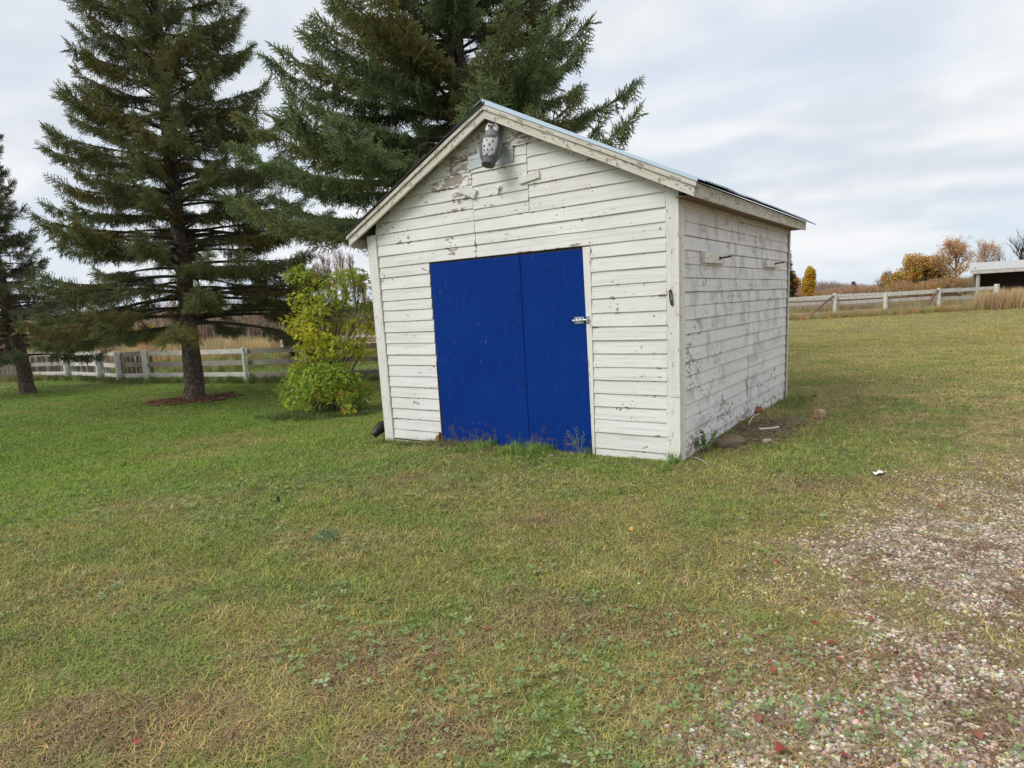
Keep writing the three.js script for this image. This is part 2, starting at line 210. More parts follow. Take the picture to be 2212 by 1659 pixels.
function zones(x, z) {
  const n1 = fbm(x * 0.55 + 4, z * 0.55 + 2, 4), n2 = fbm(x * 1.7 + 14, z * 1.7 + 22, 4), n3 = fbm(x * 5 + 1, z * 5, 3), r = Math.hypot(x, z), az = x / Math.max(0.5, -z);
  const [u, v] = shedUV(x, z);
  // gravel drive coming in from the right, worn through the turf
  const edge = x - (0.56 + 0.58 * (-z - 1.95) + 0.34 * Math.max(0, -z - 3.1) ** 1.5);
  let gravel = sstep(-0.5, 0.9, edge + (n2 - 0.5) * 1.3 + (n3 - 0.5) * 0.5) * sstep(6.0, 3.9, -z + (n1 - 0.5) * 1.4);
  gravel *= 0.45 + 0.55 * sstep(0.34, 0.54, n2 * 0.4 + n3 * 0.6 + gravel * 0.06);
  const soil = Math.max(sstep(0.95, 0.35, Math.hypot((-u - 0.38) / 0.62, (v - 1.55) / 1.35)) * (u < 0.15 ? 1 : 0) * sstep(0.3, 0.5, n3 + 0.12), (v < 0.12 && v > -0.55 && u > 1.9 && u < 3.3 ? 0.75 * sstep(0.45, 0.6, n2 + 0.25 * Math.exp(-((v + 0.1) ** 2) * 6) - 0.1) : 0));
  const mow = 0.2 * Math.sin((x * 0.5 - z * 0.87) * 5.2 + 2.2 * n1) * sstep(0.1, -0.3, az);
  const lush = clamp(mow + sstep(0.05, -0.42, az) * sstep(3.6, 6.5, r + (n1 - 0.5) * 3) * sstep(0.3, 0.52, n1 + 0.1) + 0.75 * Math.exp(-((u < 0 ? -u - 1.1 : 9) ** 2 + (v - 0.9) ** 2 * 0.5)) + 0.8 * Math.exp(-((v + 0.35) ** 2) * 5) * (u > 0 && u < 2.0 ? 1 : 0));
  const dry = clamp(0.13 + 0.22 * sstep(1.2, 4.5, x) + 0.9 * (n1 - 0.42) + 0.6 * (n2 - 0.5) + 0.32 * sstep(0.15, 0.55, az) * sstep(4, 8, r) + 0.45 * sstep(0.55, 0.85, az) * sstep(3.5, 5, r) * sstep(11, 7, r) + 0.08 * sstep(5, 2.5, r) - 0.55 * lush + 0.5 * sstep(-0.9, 0.5, edge) * sstep(9, 6.5, -z));
  let tz = 0; for (const [tx, tzz, ra, rb] of THATCH) tz = Math.max(tz, Math.exp(-(((x - tx) / ra) ** 2 + ((z - tzz) / rb) ** 2)));
  const thatch = 0.9 * clamp(sstep(0.42, 0.72, n2 * 0.35 + n3 * 0.35 + 0.42 * tz));
  const field = sstep(9, 19, x * 0.75 - z * 0.62) * sstep(0.12, 0.3, az);
  return { field, gravel, soil, lush, dry, thatch, r, az, n1, n2, n3 };
}
const GREEN = [0.175, 0.285, 0.038], OLIVE = [0.245, 0.265, 0.070], TAN = [0.42, 0.36, 0.15], FIELD = [0.42, 0.375, 0.115];
function turf(q) { let c = mix3(OLIVE, GREEN, q.lush); c = mix3(c, TAN, q.dry * 0.75); c = mix3(c, FIELD, 0.62 * q.field); return c; }
function groundColor(x, z) {
  const q = zones(x, z); let c = turf(q).map((k) => k * 1.1);
  c = mix3(c, [0.19, 0.145, 0.085], 0.5 * sstep(0.4, 0.62, q.n3));
  c = mix3(c, [0.19, 0.12, 0.07], q.thatch * 0.7); c = mix3(c, [0.29, 0.185, 0.12], q.gravel * 0.85); c = mix3(c, [0.125, 0.086, 0.056], q.soil * 0.9);
  if (q.r > 27) { const far = sstep(27, 45, q.r); c = mix3(c, mix3([0.25, 0.205, 0.09], [0.30, 0.23, 0.13], q.n1), far * (q.az > 0.1 ? 0.55 : 0.85)); }
  return c;
}
{
  const mb = new MB(), NR = 330, NA = 300, ring = [];
  const idx = [];
  for (let k = 0; k <= NR; k++) { const r = 0.35 * Math.pow(2200 / 0.35, Math.pow(k / NR, 1.18)); const row = []; for (let a = 0; a <= NA; a++) { const th = (a / NA) * Math.PI * 2, x = Math.sin(th) * r, z = Math.cos(th) * r; row.push(mb.v(x, groundY(x, z), z, x / 1.4, z / 1.4, groundColor(x, z))); } idx.push(row); }
  for (let k = 0; k < NR; k++) for (let a = 0; a < NA; a++) { mb.tri(idx[k][a], idx[k + 1][a], idx[k + 1][a + 1]); mb.tri(idx[k][a], idx[k + 1][a + 1], idx[k][a + 1]); }
  const c0 = mb.v(0, groundY(0, 0), 0, 0, 0, groundColor(0, 0)); for (let a = 0; a < NA; a++) mb.tri(c0, idx[0][a], idx[0][a + 1]);
  const g = part('ground', mb.geo(), std({ map: soilTex, vertexColors: true, bumpMap: soilTex, bumpScale: 0.012, roughness: 1 }), scene); tag(g, 'lawn and field ground reaching to the horizon', 'ground', null, 'structure');
}
function inst(name, geo, mat, list, parent, label, category, kind = 'stuff') { // list: [Matrix4, [r,g,b]]
  const m = new THREE.InstancedMesh(geo, mat, list.length), c = new THREE.Color(); list.forEach(([mx, col], k) => { m.setMatrixAt(k, mx); if (col) m.setColorAt(k, c.setRGB(col[0], col[1], col[2])); });
  m.name = numbered(name); m.castShadow = m.receiveShadow = true; tag(m, label, category, null, kind); parent.add(m); return m;
}
const TM = (p, q, s) => new THREE.Matrix4().compose(p, q, typeof s === 'number' ? V(s, s, s) : s);
const qEuler = (x, y, z) => new THREE.Quaternion().setFromEuler(new THREE.Euler(x, y, z, 'YXZ'));

// ================================================================== THE SHED: u runs left along the front, v back along the side, h up; the whole frame leans a little
const P = (u, v, h) => V(0, h, 0).addScaledVector(FD, u + LEANU * h).addScaledVector(SDIR, v + LEANV * h);
const PW = (u, v, h) => P(u, v, h).add(SA);
const shed = thing('shed', 'white clapboard shed with peeling paint and blue double doors', 'shed', SA);
const R = rng(11);
const fuv = (u, h) => [(u + 0.1) / 4, (h + 0.2) / 3.8], suv = (v, h) => [(v + 0.1) / 4.6, (h + 0.2) / 2.7];
// one lapped board; a0/a1 = its ends at the lower edge, b0/b1 at the upper edge
function board(front, a0, a1, b0, b1, h0, h1, segs, mat, parent, out = 0.02, name = 'siding_board', sag = 0.0022) {
  const mb = new MB(), ph = R() * 50, tilt = (R() - 0.5) * 0.004, lift = (R() - 0.5) * 0.005; let prev = null;
  const pos = (w, o, h) => front ? P(w, -o, h) : P(-o, w, h), uv = front ? fuv : suv;
  const prof = (k) => { const t = k / segs, lo = lerp(a0, a1, t), hi = lerp(b0, b1, t); const wob = (vn(t * 5 + ph, 3) - 0.5) * 2 * sag + tilt * (t - 0.5), y0 = h0 + (front ? 0.0055 : 0.0085) + wob, y1 = h1 + 0.006 + wob * 0.3; const o = out + lift + (vn(t * 3 + ph, 8) - 0.5) * 0.004;
    return [[lo, 0.0, y0], [lo, o - 0.002, y0], [lo, o, y0 + 0.004], [hi, o - 0.0125, y1 - 0.004], [hi, o - 0.015, y1], [hi, 0.0, y1]]; };
  for (let k = 0; k <= segs; k++) { const pr = prof(k).map(([w, o, h]) => [pos(w, o, h), uv(w, h)]);
    if (prev) for (let q = 0; q < pr.length - 1; q++) mb.quad(prev[q][0], pr[q][0], pr[q + 1][0], prev[q + 1][0], [prev[q][1], pr[q][1], pr[q + 1][1], prev[q + 1][1]]);
    if (k === 0 || k === segs) for (let q = 1; q < pr.length - 1; q++) { const A = pr[0], B = pr[q], C = pr[q + 1]; mb.tri(mb.v(A[0].x, A[0].y, A[0].z, ...A[1]), mb.v(B[0].x, B[0].y, B[0].z, ...B[1]), mb.v(C[0].x, C[0].y, C[0].z, ...C[1])); }
    prev = pr; }
  return part(name, mb.geo(), mat, parent);
}
const slab = (mb, u0, u1, v0, v1, h0, h1) => mb.hexa([P(u0, v0, h0), P(u1, v0, h0), P(u1, v1, h0), P(u0, v1, h0), P(u0, v0, h1), P(u1, v0, h1), P(u1, v1, h1), P(u0, v1, h1)]);
const RIDGE = 1.885, roofH = (u) => 3.47 - Math.abs(u - RIDGE) * 0.487; // underside of the roof deck
// --- front wall: dark sheathing behind, every board its own piece
{
  const mb = new MB(), a = 0.0;
  const face = (v, list) => { const c = list.map(([u, h]) => P(u, v, h)); for (let k = 1; k < c.length - 1; k++) mb.quad(c[0], c[k], c[k + 1], c[k + 1]); };
  for (const v of [a, 0.09]) face(v, [[0, -0.35], [SW, -0.35], [SW, 2.5], [RIDGE, 3.42], [0, 2.5]]);
  const wall = part('front_wall', mb.geo(), M.dark, shed);
  const rakeL = (h) => Math.min(3.662, RIDGE + (3.40 - h) / 0.487), rakeR = (h) => Math.max(0.088, RIDGE - (3.40 - h) / 0.487);
  for (let k = 0; k < FR.length - 1; k++) board(true, 0.098, 0.852, 0.098, 0.852 + (R() - 0.5) * 0.006, FR[k], FR[k + 1], 4, M.front, wall, 0.021);
  for (let k = 0; k < FL.length - 1; k++) { const e = 2.872 + (R() - 0.5) * 0.012 - (k < 4 ? 0 : 0) + (k === 0 ? 0.055 : 0); board(true, e, 3.652, e - 0.002, 3.652, FL[k], FL[k + 1], 4, M.front, wall, 0.021); }
  board(true, 2.9, 3.652, 2.9, 3.652, -0.3, -0.062, 3, M.front, wall, 0.017);
  board(true, 0.1, 0.856, 0.1, 0.856, -0.3, -0.098, 3, M.front, wall, 0.018);
  for (let k = 0; k < FH.length - 1; k++) { const j = 2.196 + (R() - 0.5) * 0.012; board(true, 0.098, j - 0.004, 0.098, j - 0.004, FH[k], FH[k + 1], 8, M.front, wall, 0.021); board(true, j + 0.004, 3.652, j + 0.004, 3.652, FH[k], FH[k + 1], 5, M.front, wall, 0.021); }
  const rows = (list, lo, hi) => { for (let k = 0; k < list.length - 1; k++) { const h0 = list[k], h1 = list[k + 1], a0 = lo(h0), a1 = hi(h0), b0 = lo(h1), b1 = hi(h1); if (a1 - a0 > 0.04) board(true, a0, a1, b0, Math.max(b1, b0 + 0.003), h0, h1, 5, M.front, wall, 0.021, 'siding_board', 0.003); } };
  rows(GR, rakeR, () => 1.5); rows(GM, () => 1.508, () => 2.194); rows(GL, () => 2.202, rakeL);
  rows(GT, rakeR, (h) => Math.min(RIDGE, rakeL(h)) - 0.002); rows(GT, (h) => RIDGE + 0.002, rakeL);
  board(true, 2.202, rakeL(3.15), 2.202, rakeL(3.19), 3.15, 3.185, 2, M.front, wall, 0.019);
}
// --- right wall
{
  const mb = new MB(); for (const u of [0.002, 0.09]) mb.quad(P(u, 0.02, -0.35), P(u, SD, -0.35), P(u, SD, 2.46), P(u, 0.02, 2.46));
  const wall = part('side_wall', mb.geo(), M.dark, shed);
  for (let k = 0; k < SL.length - 1; k++) {
    if (k > 0 && k < 12 && k % 2 === 1 || k === 4) { const j = 2.19 + (R() - 0.5) * 0.12; board(false, 0.103, j - 0.003, 0.103, j - 0.003, SL[k], SL[k + 1], 7, M.side, wall, 0.023); board(false, j + 0.003, 4.1, j + 0.003, 4.1, SL[k], SL[k + 1], 6, M.side, wall, 0.023); }
    else board(false, 0.103, 4.1, 0.103, 4.1, SL[k], SL[k + 1], 12, M.side, wall, 0.023, 'siding_board', 0.003);
  }
  board(false, 0.103, 4.1, 0.103, 4.1, -0.3, -0.035, 6, M.side, wall, 0.016);
}
// --- left and back walls (turned away from the camera)
{
  const mb = new MB(); for (let k = 0; k < 19; k++) { const h = -0.33 + k * 0.142; mb.hexa([P(SW + 0.02, 0.05, h), P(SW + 0.02, SD, h), P(SW - 0.06, SD, h), P(SW - 0.06, 0.05, h), P(SW + 0.006, 0.05, h + 0.138), P(SW + 0.006, SD, h + 0.138), P(SW - 0.06, SD, h + 0.138), P(SW - 0.06, 0.05, h + 0.138)]); }
  part('side_wall', mb.geo(), M.trim, shed);
  const mk = new MB(); for (const v of [SD - 0.03, SD + 0.01]) { const c = [[0, -0.35], [SW, -0.35], [SW, 2.5], [RIDGE, 3.42], [0, 2.5]].map(([u, h]) => P(u, v, h)); for (let k = 1; k < 4; k++) mk.quad(c[0], c[k], c[k + 1], c[k + 1]); }
  part('back_wall', mk.geo(), M.trim, shed);
}
// --- corner boards
{
  let mb = new MB(); slab(mb, -0.024, 0.088, -0.034, 0.0, 0.617, 2.47); part('corner_board', mb.geo(), M.trim, shed);
  mb = new MB(); slab(mb, -0.026, 0.1, -0.038, 0.0, -0.3, 0.612); part('corner_board', mb.geo(), M.newtrim, shed);
  mb = new MB(); slab(mb, -0.03, 0.0, 0.001, 0.098, -0.3, 2.46); part('corner_board', mb.geo(), M.trim, shed);
  mb = new MB(); slab(mb, 3.66, 3.73, -0.034, 0.0, -0.4, 2.42); part('corner_board', mb.geo(), M.trim, shed);
  mb = new MB(); slab(mb, 3.733, SW + 0.03, -0.03, 0.06, -0.4, 2.42); part('corner_board', mb.geo(), M.trim, shed);
  mb = new MB(); slab(mb, -0.03, 0.0, 4.105, 4.165, -0.3, 2.42); part('corner_board', mb.geo(), M.greywood, shed);
  mb = new MB(); slab(mb, -0.022, 0.05, 4.168, SD + 0.025, -0.3, 2.42); part('corner_board', mb.geo(), M.trim, shed);
}
// --- the blue doors and their frame
function doorLeaf(c, label) { // c: TL, TR, BR, BL as (u, h), outside face at 11 mm
  const mb = new MB(), o = [-0.011, 0.012], q = [c[3], c[2], c[1], c[0]], f = q.map(([u, h]) => P(u, o[0], h)), b = q.map(([u, h]) => P(u, o[1], h)), uv = q.map(([u, h]) => [(u - 0.8) / 2.2, (h + 0.1) / 2.2]);
  const inn = q.map(([u, h], k) => { const m = [(q[0][0] + q[2][0]) / 2, (q[0][1] + q[2][1]) / 2]; return P(u + Math.sign(m[0] - u) * 0.003, o[0] - 0.003, h + Math.sign(m[1] - h) * 0.003); });
  mb.quad(...inn, uv); for (let k = 0; k < 4; k++) { const n = (k + 1) % 4; mb.quad(f[k], f[n], inn[n], inn[k], [uv[k], uv[n], uv[n], uv[k]]); mb.quad(b[k], b[n], f[n], f[k], [uv[k], uv[n], uv[n], uv[k]]); }
  return part('door', mb.geo(), M.door, shed, label);
}
doorLeaf([[2.858, 2.022], [1.650, 2.016], [1.645, 0.004], [2.856, -0.075]], 'wide left leaf of the blue doors');
doorLeaf([[1.645, 2.016], [0.926, 2.012], [0.892, -0.02], [1.640, 0.004]], 'narrow right leaf of the blue doors');
{
  const jamb = (a, mat, name, label) => { const mb = new MB(), f = a.map(([u, h]) => P(u, -0.024, h)), b = a.map(([u, h]) => P(u, 0.01, h)); mb.quad(f[0], f[1], f[2], f[3], [[0, 0], [0.06, 0], [0.06, 2], [0, 2]].map(([x, y]) => [y * 0.5, x])); for (let k = 0; k < 4; k++) { const n = (k + 1) % 4; mb.quad(b[k], b[n], f[n], f[k]); } part(name, mb.geo(), mat, shed, label); };
  jamb([[0.884, -0.02], [0.861, -0.02], [0.842, 2.026], [0.920, 2.028]], M.newtrim, 'door_frame', 'white jamb right of the blue doors');
  jamb([[2.872, -0.07], [2.862, -0.07], [2.864, 0.9], [2.868, 0.9]], M.brownwood, 'door_frame', 'bare wood edge strip left of the blue doors');
  // sliding bolt
  const px = (u, o, h) => P(u, -o, h), bx = (mb, u0, u1, o0, o1, h0, h1) => mb.hexa([px(u1, o1, h0), px(u0, o1, h0), px(u0, o0, h0), px(u1, o0, h0), px(u1, o1, h1), px(u0, o1, h1), px(u0, o0, h1), px(u1, o0, h1)]);
  let mb = new MB(); bx(mb, 0.935, 1.04, 0.015, 0.0175, 1.306, 1.372); const latch = part('latch', mb.geo(), M.zinc, shed, 'shiny sliding bolt on the blue door');
  mb = new MB(); mb.tube([px(1.058, 0.028, 1.337), px(1.05, 0.028, 1.338), px(0.868, 0.034, 1.342)], [0.0075, 0.0105, 0.0095], 10); part('bolt', mb.geo(), M.zinc, latch);
  mb = new MB(); for (const u of [1.025, 0.985, 0.945]) bx(mb, u - 0.007, u + 0.007, 0.0175, 0.043, 1.324, 1.354); part('guide', mb.geo(), M.zinc, latch);
  mb = new MB(); mb.tube([px(0.975, 0.035, 1.336), px(0.975, 0.06, 1.318)], [0.006, 0.007], 8); part('knob', mb.geo(), M.zinc, latch);
  mb = new MB(); bx(mb, 0.868, 0.905, 0.0245, 0.028, 1.302, 1.374); bx(mb, 0.874, 0.898, 0.028, 0.048, 1.326, 1.357); part('keeper', mb.geo(), M.zinc, latch);
  for (const [u, h, o] of [[1.03, 1.315, 0.017], [1.03, 1.363, 0.017], [0.95, 1.315, 0.017], [0.95, 1.363, 0.017], [0.877, 1.31, 0.028], [0.896, 1.31, 0.028], [0.877, 1.366, 0.028], [0.896, 1.366, 0.028]]) { mb = new MB(); mb.tube([px(u, o, h), px(u, o + 0.004, h)], [0.005, 0.004], 8); part('screw', mb.geo(), M.black, latch); }
  // black pull ring on the corner board
  mb = new MB(); const pts = []; for (let k = 0; k <= 24; k++) { const a = k / 24 * Math.PI * 2; pts.push(P(0.045 + Math.cos(a) * 0.011 + Math.sin(a) * 0.006, -0.046, 1.513 + Math.sin(a) * 0.066)); } mb.tube(pts, pts.map(() => 0.0055), 6, 0, null, false); mb.tube([P(0.053, -0.03, 1.572), P(0.053, -0.05, 1.572)], [0.012, 0.009], 8); mb.tube([P(0.039, -0.03, 1.45), P(0.039, -0.05, 1.45)], [0.012, 0.009], 8);
  part('pull_handle', mb.geo(), M.black, shed, 'slim black handle on the corner board');
}
// --- rake boards, eaves and roof
{
  const rake = (s, lo, hi, v0, v1, name, mat, uEnd) => { const mb = new MB(), g = (u, v, o) => P(u, v, roofH(u) + o), u0 = RIDGE, n = 6; for (let k = 0; k < n; k++) { const a = lerp(u0, uEnd, k / n), b = lerp(u0, uEnd, (k + 1) / n), w = (q) => (vn(q * 3 + s * 7 + lo * 90, 4) - 0.5) * 0.008; const c = [g(a, v0, lo + w(a)), g(b, v0, lo + w(b)), g(b, v1, lo + w(b)), g(a, v1, lo + w(a)), g(a, v0, hi), g(b, v0, hi), g(b, v1, hi), g(a, v1, hi)]; const L = Math.abs(b - a) * 1.1, o = Math.abs(a) * 1.1 + s; mb.quad(c[0], c[1], c[5], c[4], [[o, 0.2 + lo], [o + L, 0.2 + lo], [o + L, 0.2 + hi], [o, 0.2 + hi]]); mb.quad(c[0], c[3], c[2], c[1], [[o, 0], [o, 0.03], [o + L, 0.03], [o + L, 0]]); mb.quad(c[4], c[5], c[6], c[7], [[o, 0], [o + L, 0], [o + L, 0.03], [o, 0.03]]); if (k === n - 1) mb.quad(c[1], c[2], c[6], c[5], [[0, 0], [0.03, 0], [0.03, 0.1], [0, 0.1]]); } return part(name, mb.geo(), mat, shed); };
  rake(1, -0.125, -0.045, -0.15, -0.118, 'rake_board', M.fascia, -0.205); rake(2, -0.125, -0.048, -0.15, -0.118, 'rake_board', M.fascia, 3.99);
  rake(3, -0.043, 0.0, -0.168, -0.118, 'rake_moulding', M.fascia, -0.225); rake(4, -0.043, -0.002, -0.168, -0.118, 'rake_moulding', M.fascia, 4.01);
  // roof deck
  for (const [uE, k] of [[-0.2, 0], [3.985, 1]]) { const mb = new MB(); mb.hexa([P(RIDGE, -0.117, roofH(RIDGE) - 0.03), P(RIDGE, SD + 0.12, roofH(RIDGE) - 0.03), P(uE, SD + 0.12, roofH(uE) - 0.03), P(uE, -0.117, roofH(uE) - 0.03), P(RIDGE, -0.117, roofH(RIDGE)), P(RIDGE, SD + 0.12, roofH(RIDGE)), P(uE, SD + 0.12, roofH(uE)), P(uE, -0.117, roofH(uE))]); part('roof_deck', mb.geo(), M.sheath, shed); }
  // rafter tails and eave boards
  for (const side of [0, 1]) for (let k = 0; k < 8; k++) { const v = 0.12 + k * 0.575, a = side ? SW + 0.02 : -0.02, b = side ? 3.95 : -0.18, mb = new MB(); mb.hexa([P(a, v, roofH(a) - 0.12), P(b, v, roofH(b) - 0.1), P(b, v + 0.04, roofH(b) - 0.1), P(a, v + 0.04, roofH(a) - 0.12), P(a, v, roofH(a) - 0.031), P(b, v, roofH(b) - 0.031), P(b, v + 0.04, roofH(b) - 0.031), P(a, v + 0.04, roofH(a) - 0.031)]); part('rafter', mb.geo(), M.sheath, shed); }
  { const mb = new MB(); for (let k = 0; k < 8; k++) { const a = -0.116 + k * (SD + 0.1) / 8, b = -0.116 + (k + 1) * (SD + 0.1) / 8, s = (q) => (vn(q * 1.1, 5) - 0.5) * 0.02 + 0.012; mb.hexa([P(-0.224, a, 2.316 + s(a)), P(-0.224, b, 2.316 + s(b)), P(-0.2, b, 2.316 + s(b)), P(-0.2, a, 2.316 + s(a)), P(-0.224, a, 2.428 + s(a) * 0.5), P(-0.224, b, 2.428 + s(b) * 0.5), P(-0.2, b, 2.428), P(-0.2, a, 2.428)]); } part('eave_board', mb.geo(), M.fascia, shed); }
  { const mb = new MB(); slab(mb, 3.988, 4.01, -0.116, SD + 0.02, 2.30, 2.40); part('eave_board', mb.geo(), M.fascia, shed); }
  { const mb = new MB(); slab(mb, -0.2, -0.03, -0.1, SD, 2.345, 2.352); part('soffit', mb.geo(), M.brownwood, shed); }
  // corrugated sheets on the right slope, one by one; they lift a little past the eave
  for (let s = 0; s < 6; s++) {
    const v0 = -0.17 + s * 0.79, v1 = v0 + 0.82, mb = new MB(), n = 36, prev = []; const uE = -0.30 + (R() - 0.5) * 0.03, raise = R() * 0.006 + s * 0.0007; const rowsU = [RIDGE - 0.01, 1.3, 0.6, 0.1, uE];
    const pt = (u, k) => { const v = lerp(v0, v1, k / n); const t = clamp((0.3 - u) / 0.6); return P(u, v, roofH(u) + 0.022 + raise + 0.009 * Math.cos(v / 0.0675 * Math.PI * 2) + t * t * (0.004 + 0.016 * (vn(v * 2.3, 9) - 0.4)) - (s === 5 && u < 0.3 ? 0.02 * t * (k / n) : 0)); };
    for (let r = 0; r < rowsU.length - 1; r++) for (let k = 0; k < n; k++) mb.quad(pt(rowsU[r], k), pt(rowsU[r], k + 1), pt(rowsU[r + 1], k + 1), pt(rowsU[r + 1], k));
    part('roof_sheet', mb.geo(), M.roofmetal, shed);
  }
  { const mb = new MB(), g = (u, v, o) => P(u, v, roofH(u) + o); for (let k = 0; k < 6; k++) { const a = lerp(RIDGE, -0.24, k / 6), b = lerp(RIDGE, -0.24, (k + 1) / 6), ha = 0.046 - 0.02 * k / 6, hb = 0.046 - 0.02 * (k + 1) / 6; mb.hexa([g(a, -0.178, 0.002), g(b, -0.178, 0.002), g(b, -0.171, 0.002), g(a, -0.171, 0.002), g(a, -0.176, ha), g(b, -0.176, hb), g(b, -0.171, hb), g(a, -0.171, ha)]); } part('roof_edging', mb.geo(), M.roofmetal, shed); }
  // dark rolled roofing on the left slope
  for (let s = 0; s < 4; s++) { const mb = new MB(), a = lerp(RIDGE, 4.04, s / 4) - 0.03, b = lerp(RIDGE, 4.04, (s + 1) / 4), l = 0.003 + (3 - s) * 0.004; mb.hexa([P(a, -0.18, roofH(a) + l), P(b, -0.18, roofH(b) + l), P(b, SD + 0.14, roofH(b) + l), P(a, SD + 0.14, roofH(a) + l), P(a, -0.18, roofH(a) + l + 0.022), P(b, -0.18, roofH(b) + l + 0.022), P(b, SD + 0.14, roofH(b) + l + 0.022), P(a, SD + 0.14, roofH(a) + l + 0.022)]); part('roofing_strip', mb.geo(), M.tar, shed); }
  { const mb = new MB(); mb.hexa([P(RIDGE - 0.11, -0.175, 3.463), P(RIDGE - 0.11, SD + 0.12, 3.463), P(RIDGE, SD + 0.12, 3.51), P(RIDGE, -0.175, 3.51), P(RIDGE - 0.11, -0.175, 3.467), P(RIDGE - 0.11, SD + 0.12, 3.467), P(RIDGE, SD + 0.12, 3.516), P(RIDGE, -0.175, 3.516)]); mb.hexa([P(RIDGE, -0.175, 3.51), P(RIDGE, SD + 0.12, 3.51), P(RIDGE + 0.11, SD + 0.12, 3.463), P(RIDGE + 0.11, -0.175, 3.463), P(RIDGE, -0.175, 3.516), P(RIDGE, SD + 0.12, 3.516), P(RIDGE + 0.11, SD + 0.12, 3.467), P(RIDGE + 0.11, -0.175, 3.467)]); part('ridge_cap', mb.geo(), M.roofmetal, shed); }
}
// --- things nailed to the walls
{
  const plate = (c, o, mat, name, label) => { const mb = new MB(), f = c.map(([u, h]) => P(u, -o, h)), b = c.map(([u, h]) => P(u, -o + 0.003, h)); mb.quad(f[0], f[1], f[2], f[3], c.map(([u, h]) => [u * 3, h * 3])); for (let k = 0; k < 4; k++) { const n = (k + 1) % 4; mb.quad(b[k], b[n], f[n], f[k]); } return part(name, mb.geo(), mat, shed, label); };
  plate([[2.225, 2.924], [1.95, 2.945], [1.95, 3.05], [2.213, 3.022]], 0.029, M.galv, 'metal_patch', 'pale metal patch left of the owl');
  plate([[1.95, 2.915], [1.658, 2.922], [1.652, 3.035], [1.95, 3.035]], 0.0285, M.galv, 'metal_patch', 'metal patch right of the owl');
  plate([[2.215, 3.019], [1.652, 3.033], [1.652, 3.076], [2.211, 3.062]], 0.033, M.galv, 'metal_patch', 'folded strip along the top of the metal patch');
  const scrap = (u, h, L, W, T, ang, name, label) => { const mb = new MB(), c = Math.cos(ang), s = Math.sin(ang), q = [[-L, -W], [L, -W], [L, W], [-L, W]].map(([a, b]) => [u - (a * c - b * s) / 2, h + (a * s + b * c) / 2]); mb.hexa([...q.map(([a, b]) => P(a, -0.014, b)), ...q.map(([a, b]) => P(a, -0.014 - T, b))]); return part(name, mb.geo(), M.trim, shed, label); };
  scrap(2.245, 2.72, 0.225, 0.085, 0.03, -0.42, 'wood_block', 'slanting wood block left of the knob');
  scrap(1.478, 2.742, 0.235, 0.065, 0.026, 0.13, 'wood_block', 'tilted wood block right of the knob');
  const mb = new MB(); mb.tube([P(1.842, -0.01, 2.70), P(1.842, -0.035, 2.70), P(1.842, -0.045, 2.69)], [0.02, 0.026, 0.012], 12); const kn = part('insulator_knob', mb.geo(), M.white, shed);
  const mh = new MB(); mh.tube([P(1.842, -0.02, 2.685), P(1.842, -0.04, 2.66), P(1.844, -0.04, 2.62)], [0.006, 0.006, 0.007], 6); part('spike', mh.geo(), M.rust, kn);
  // brackets on the side wall, each with a long bolt
  const bracket = (v0, v1, h0, h1, o, bv, bh, label, tilt) => { const m = new MB(); m.hexa([P(-0.014, v0, h0), P(-o, v0, h0), P(-o, v1, h0 - tilt), P(-0.014, v1, h0 - tilt), P(-0.014, v0, h1), P(-o, v0, h1), P(-o, v1, h1 - tilt), P(-0.014, v1, h1 - tilt)]); const b = part('wall_bracket', m.geo(), M.trim, shed, label); const q = new MB(); q.tube([P(-o + 0.005, bv, bh), P(-o - 0.1, bv + 0.05, bh + 0.012)], [0.009, 0.009], 8); q.tube([P(-o + 0.001, bv, bh), P(-o - 0.008, bv, bh)], [0.018, 0.017], 8); part('bolt', q.geo(), M.rust, b); };
  bracket(0.553, 1.22, 1.822, 1.922, 0.062, 0.98, 1.872, 'longer wooden bracket nearer the door corner', -0.004);
  bracket(2.79, 3.45, 1.828, 1.905, 0.07, 3.2, 1.872, 'shorter wooden bracket nearer the back corner', -0.002);
}
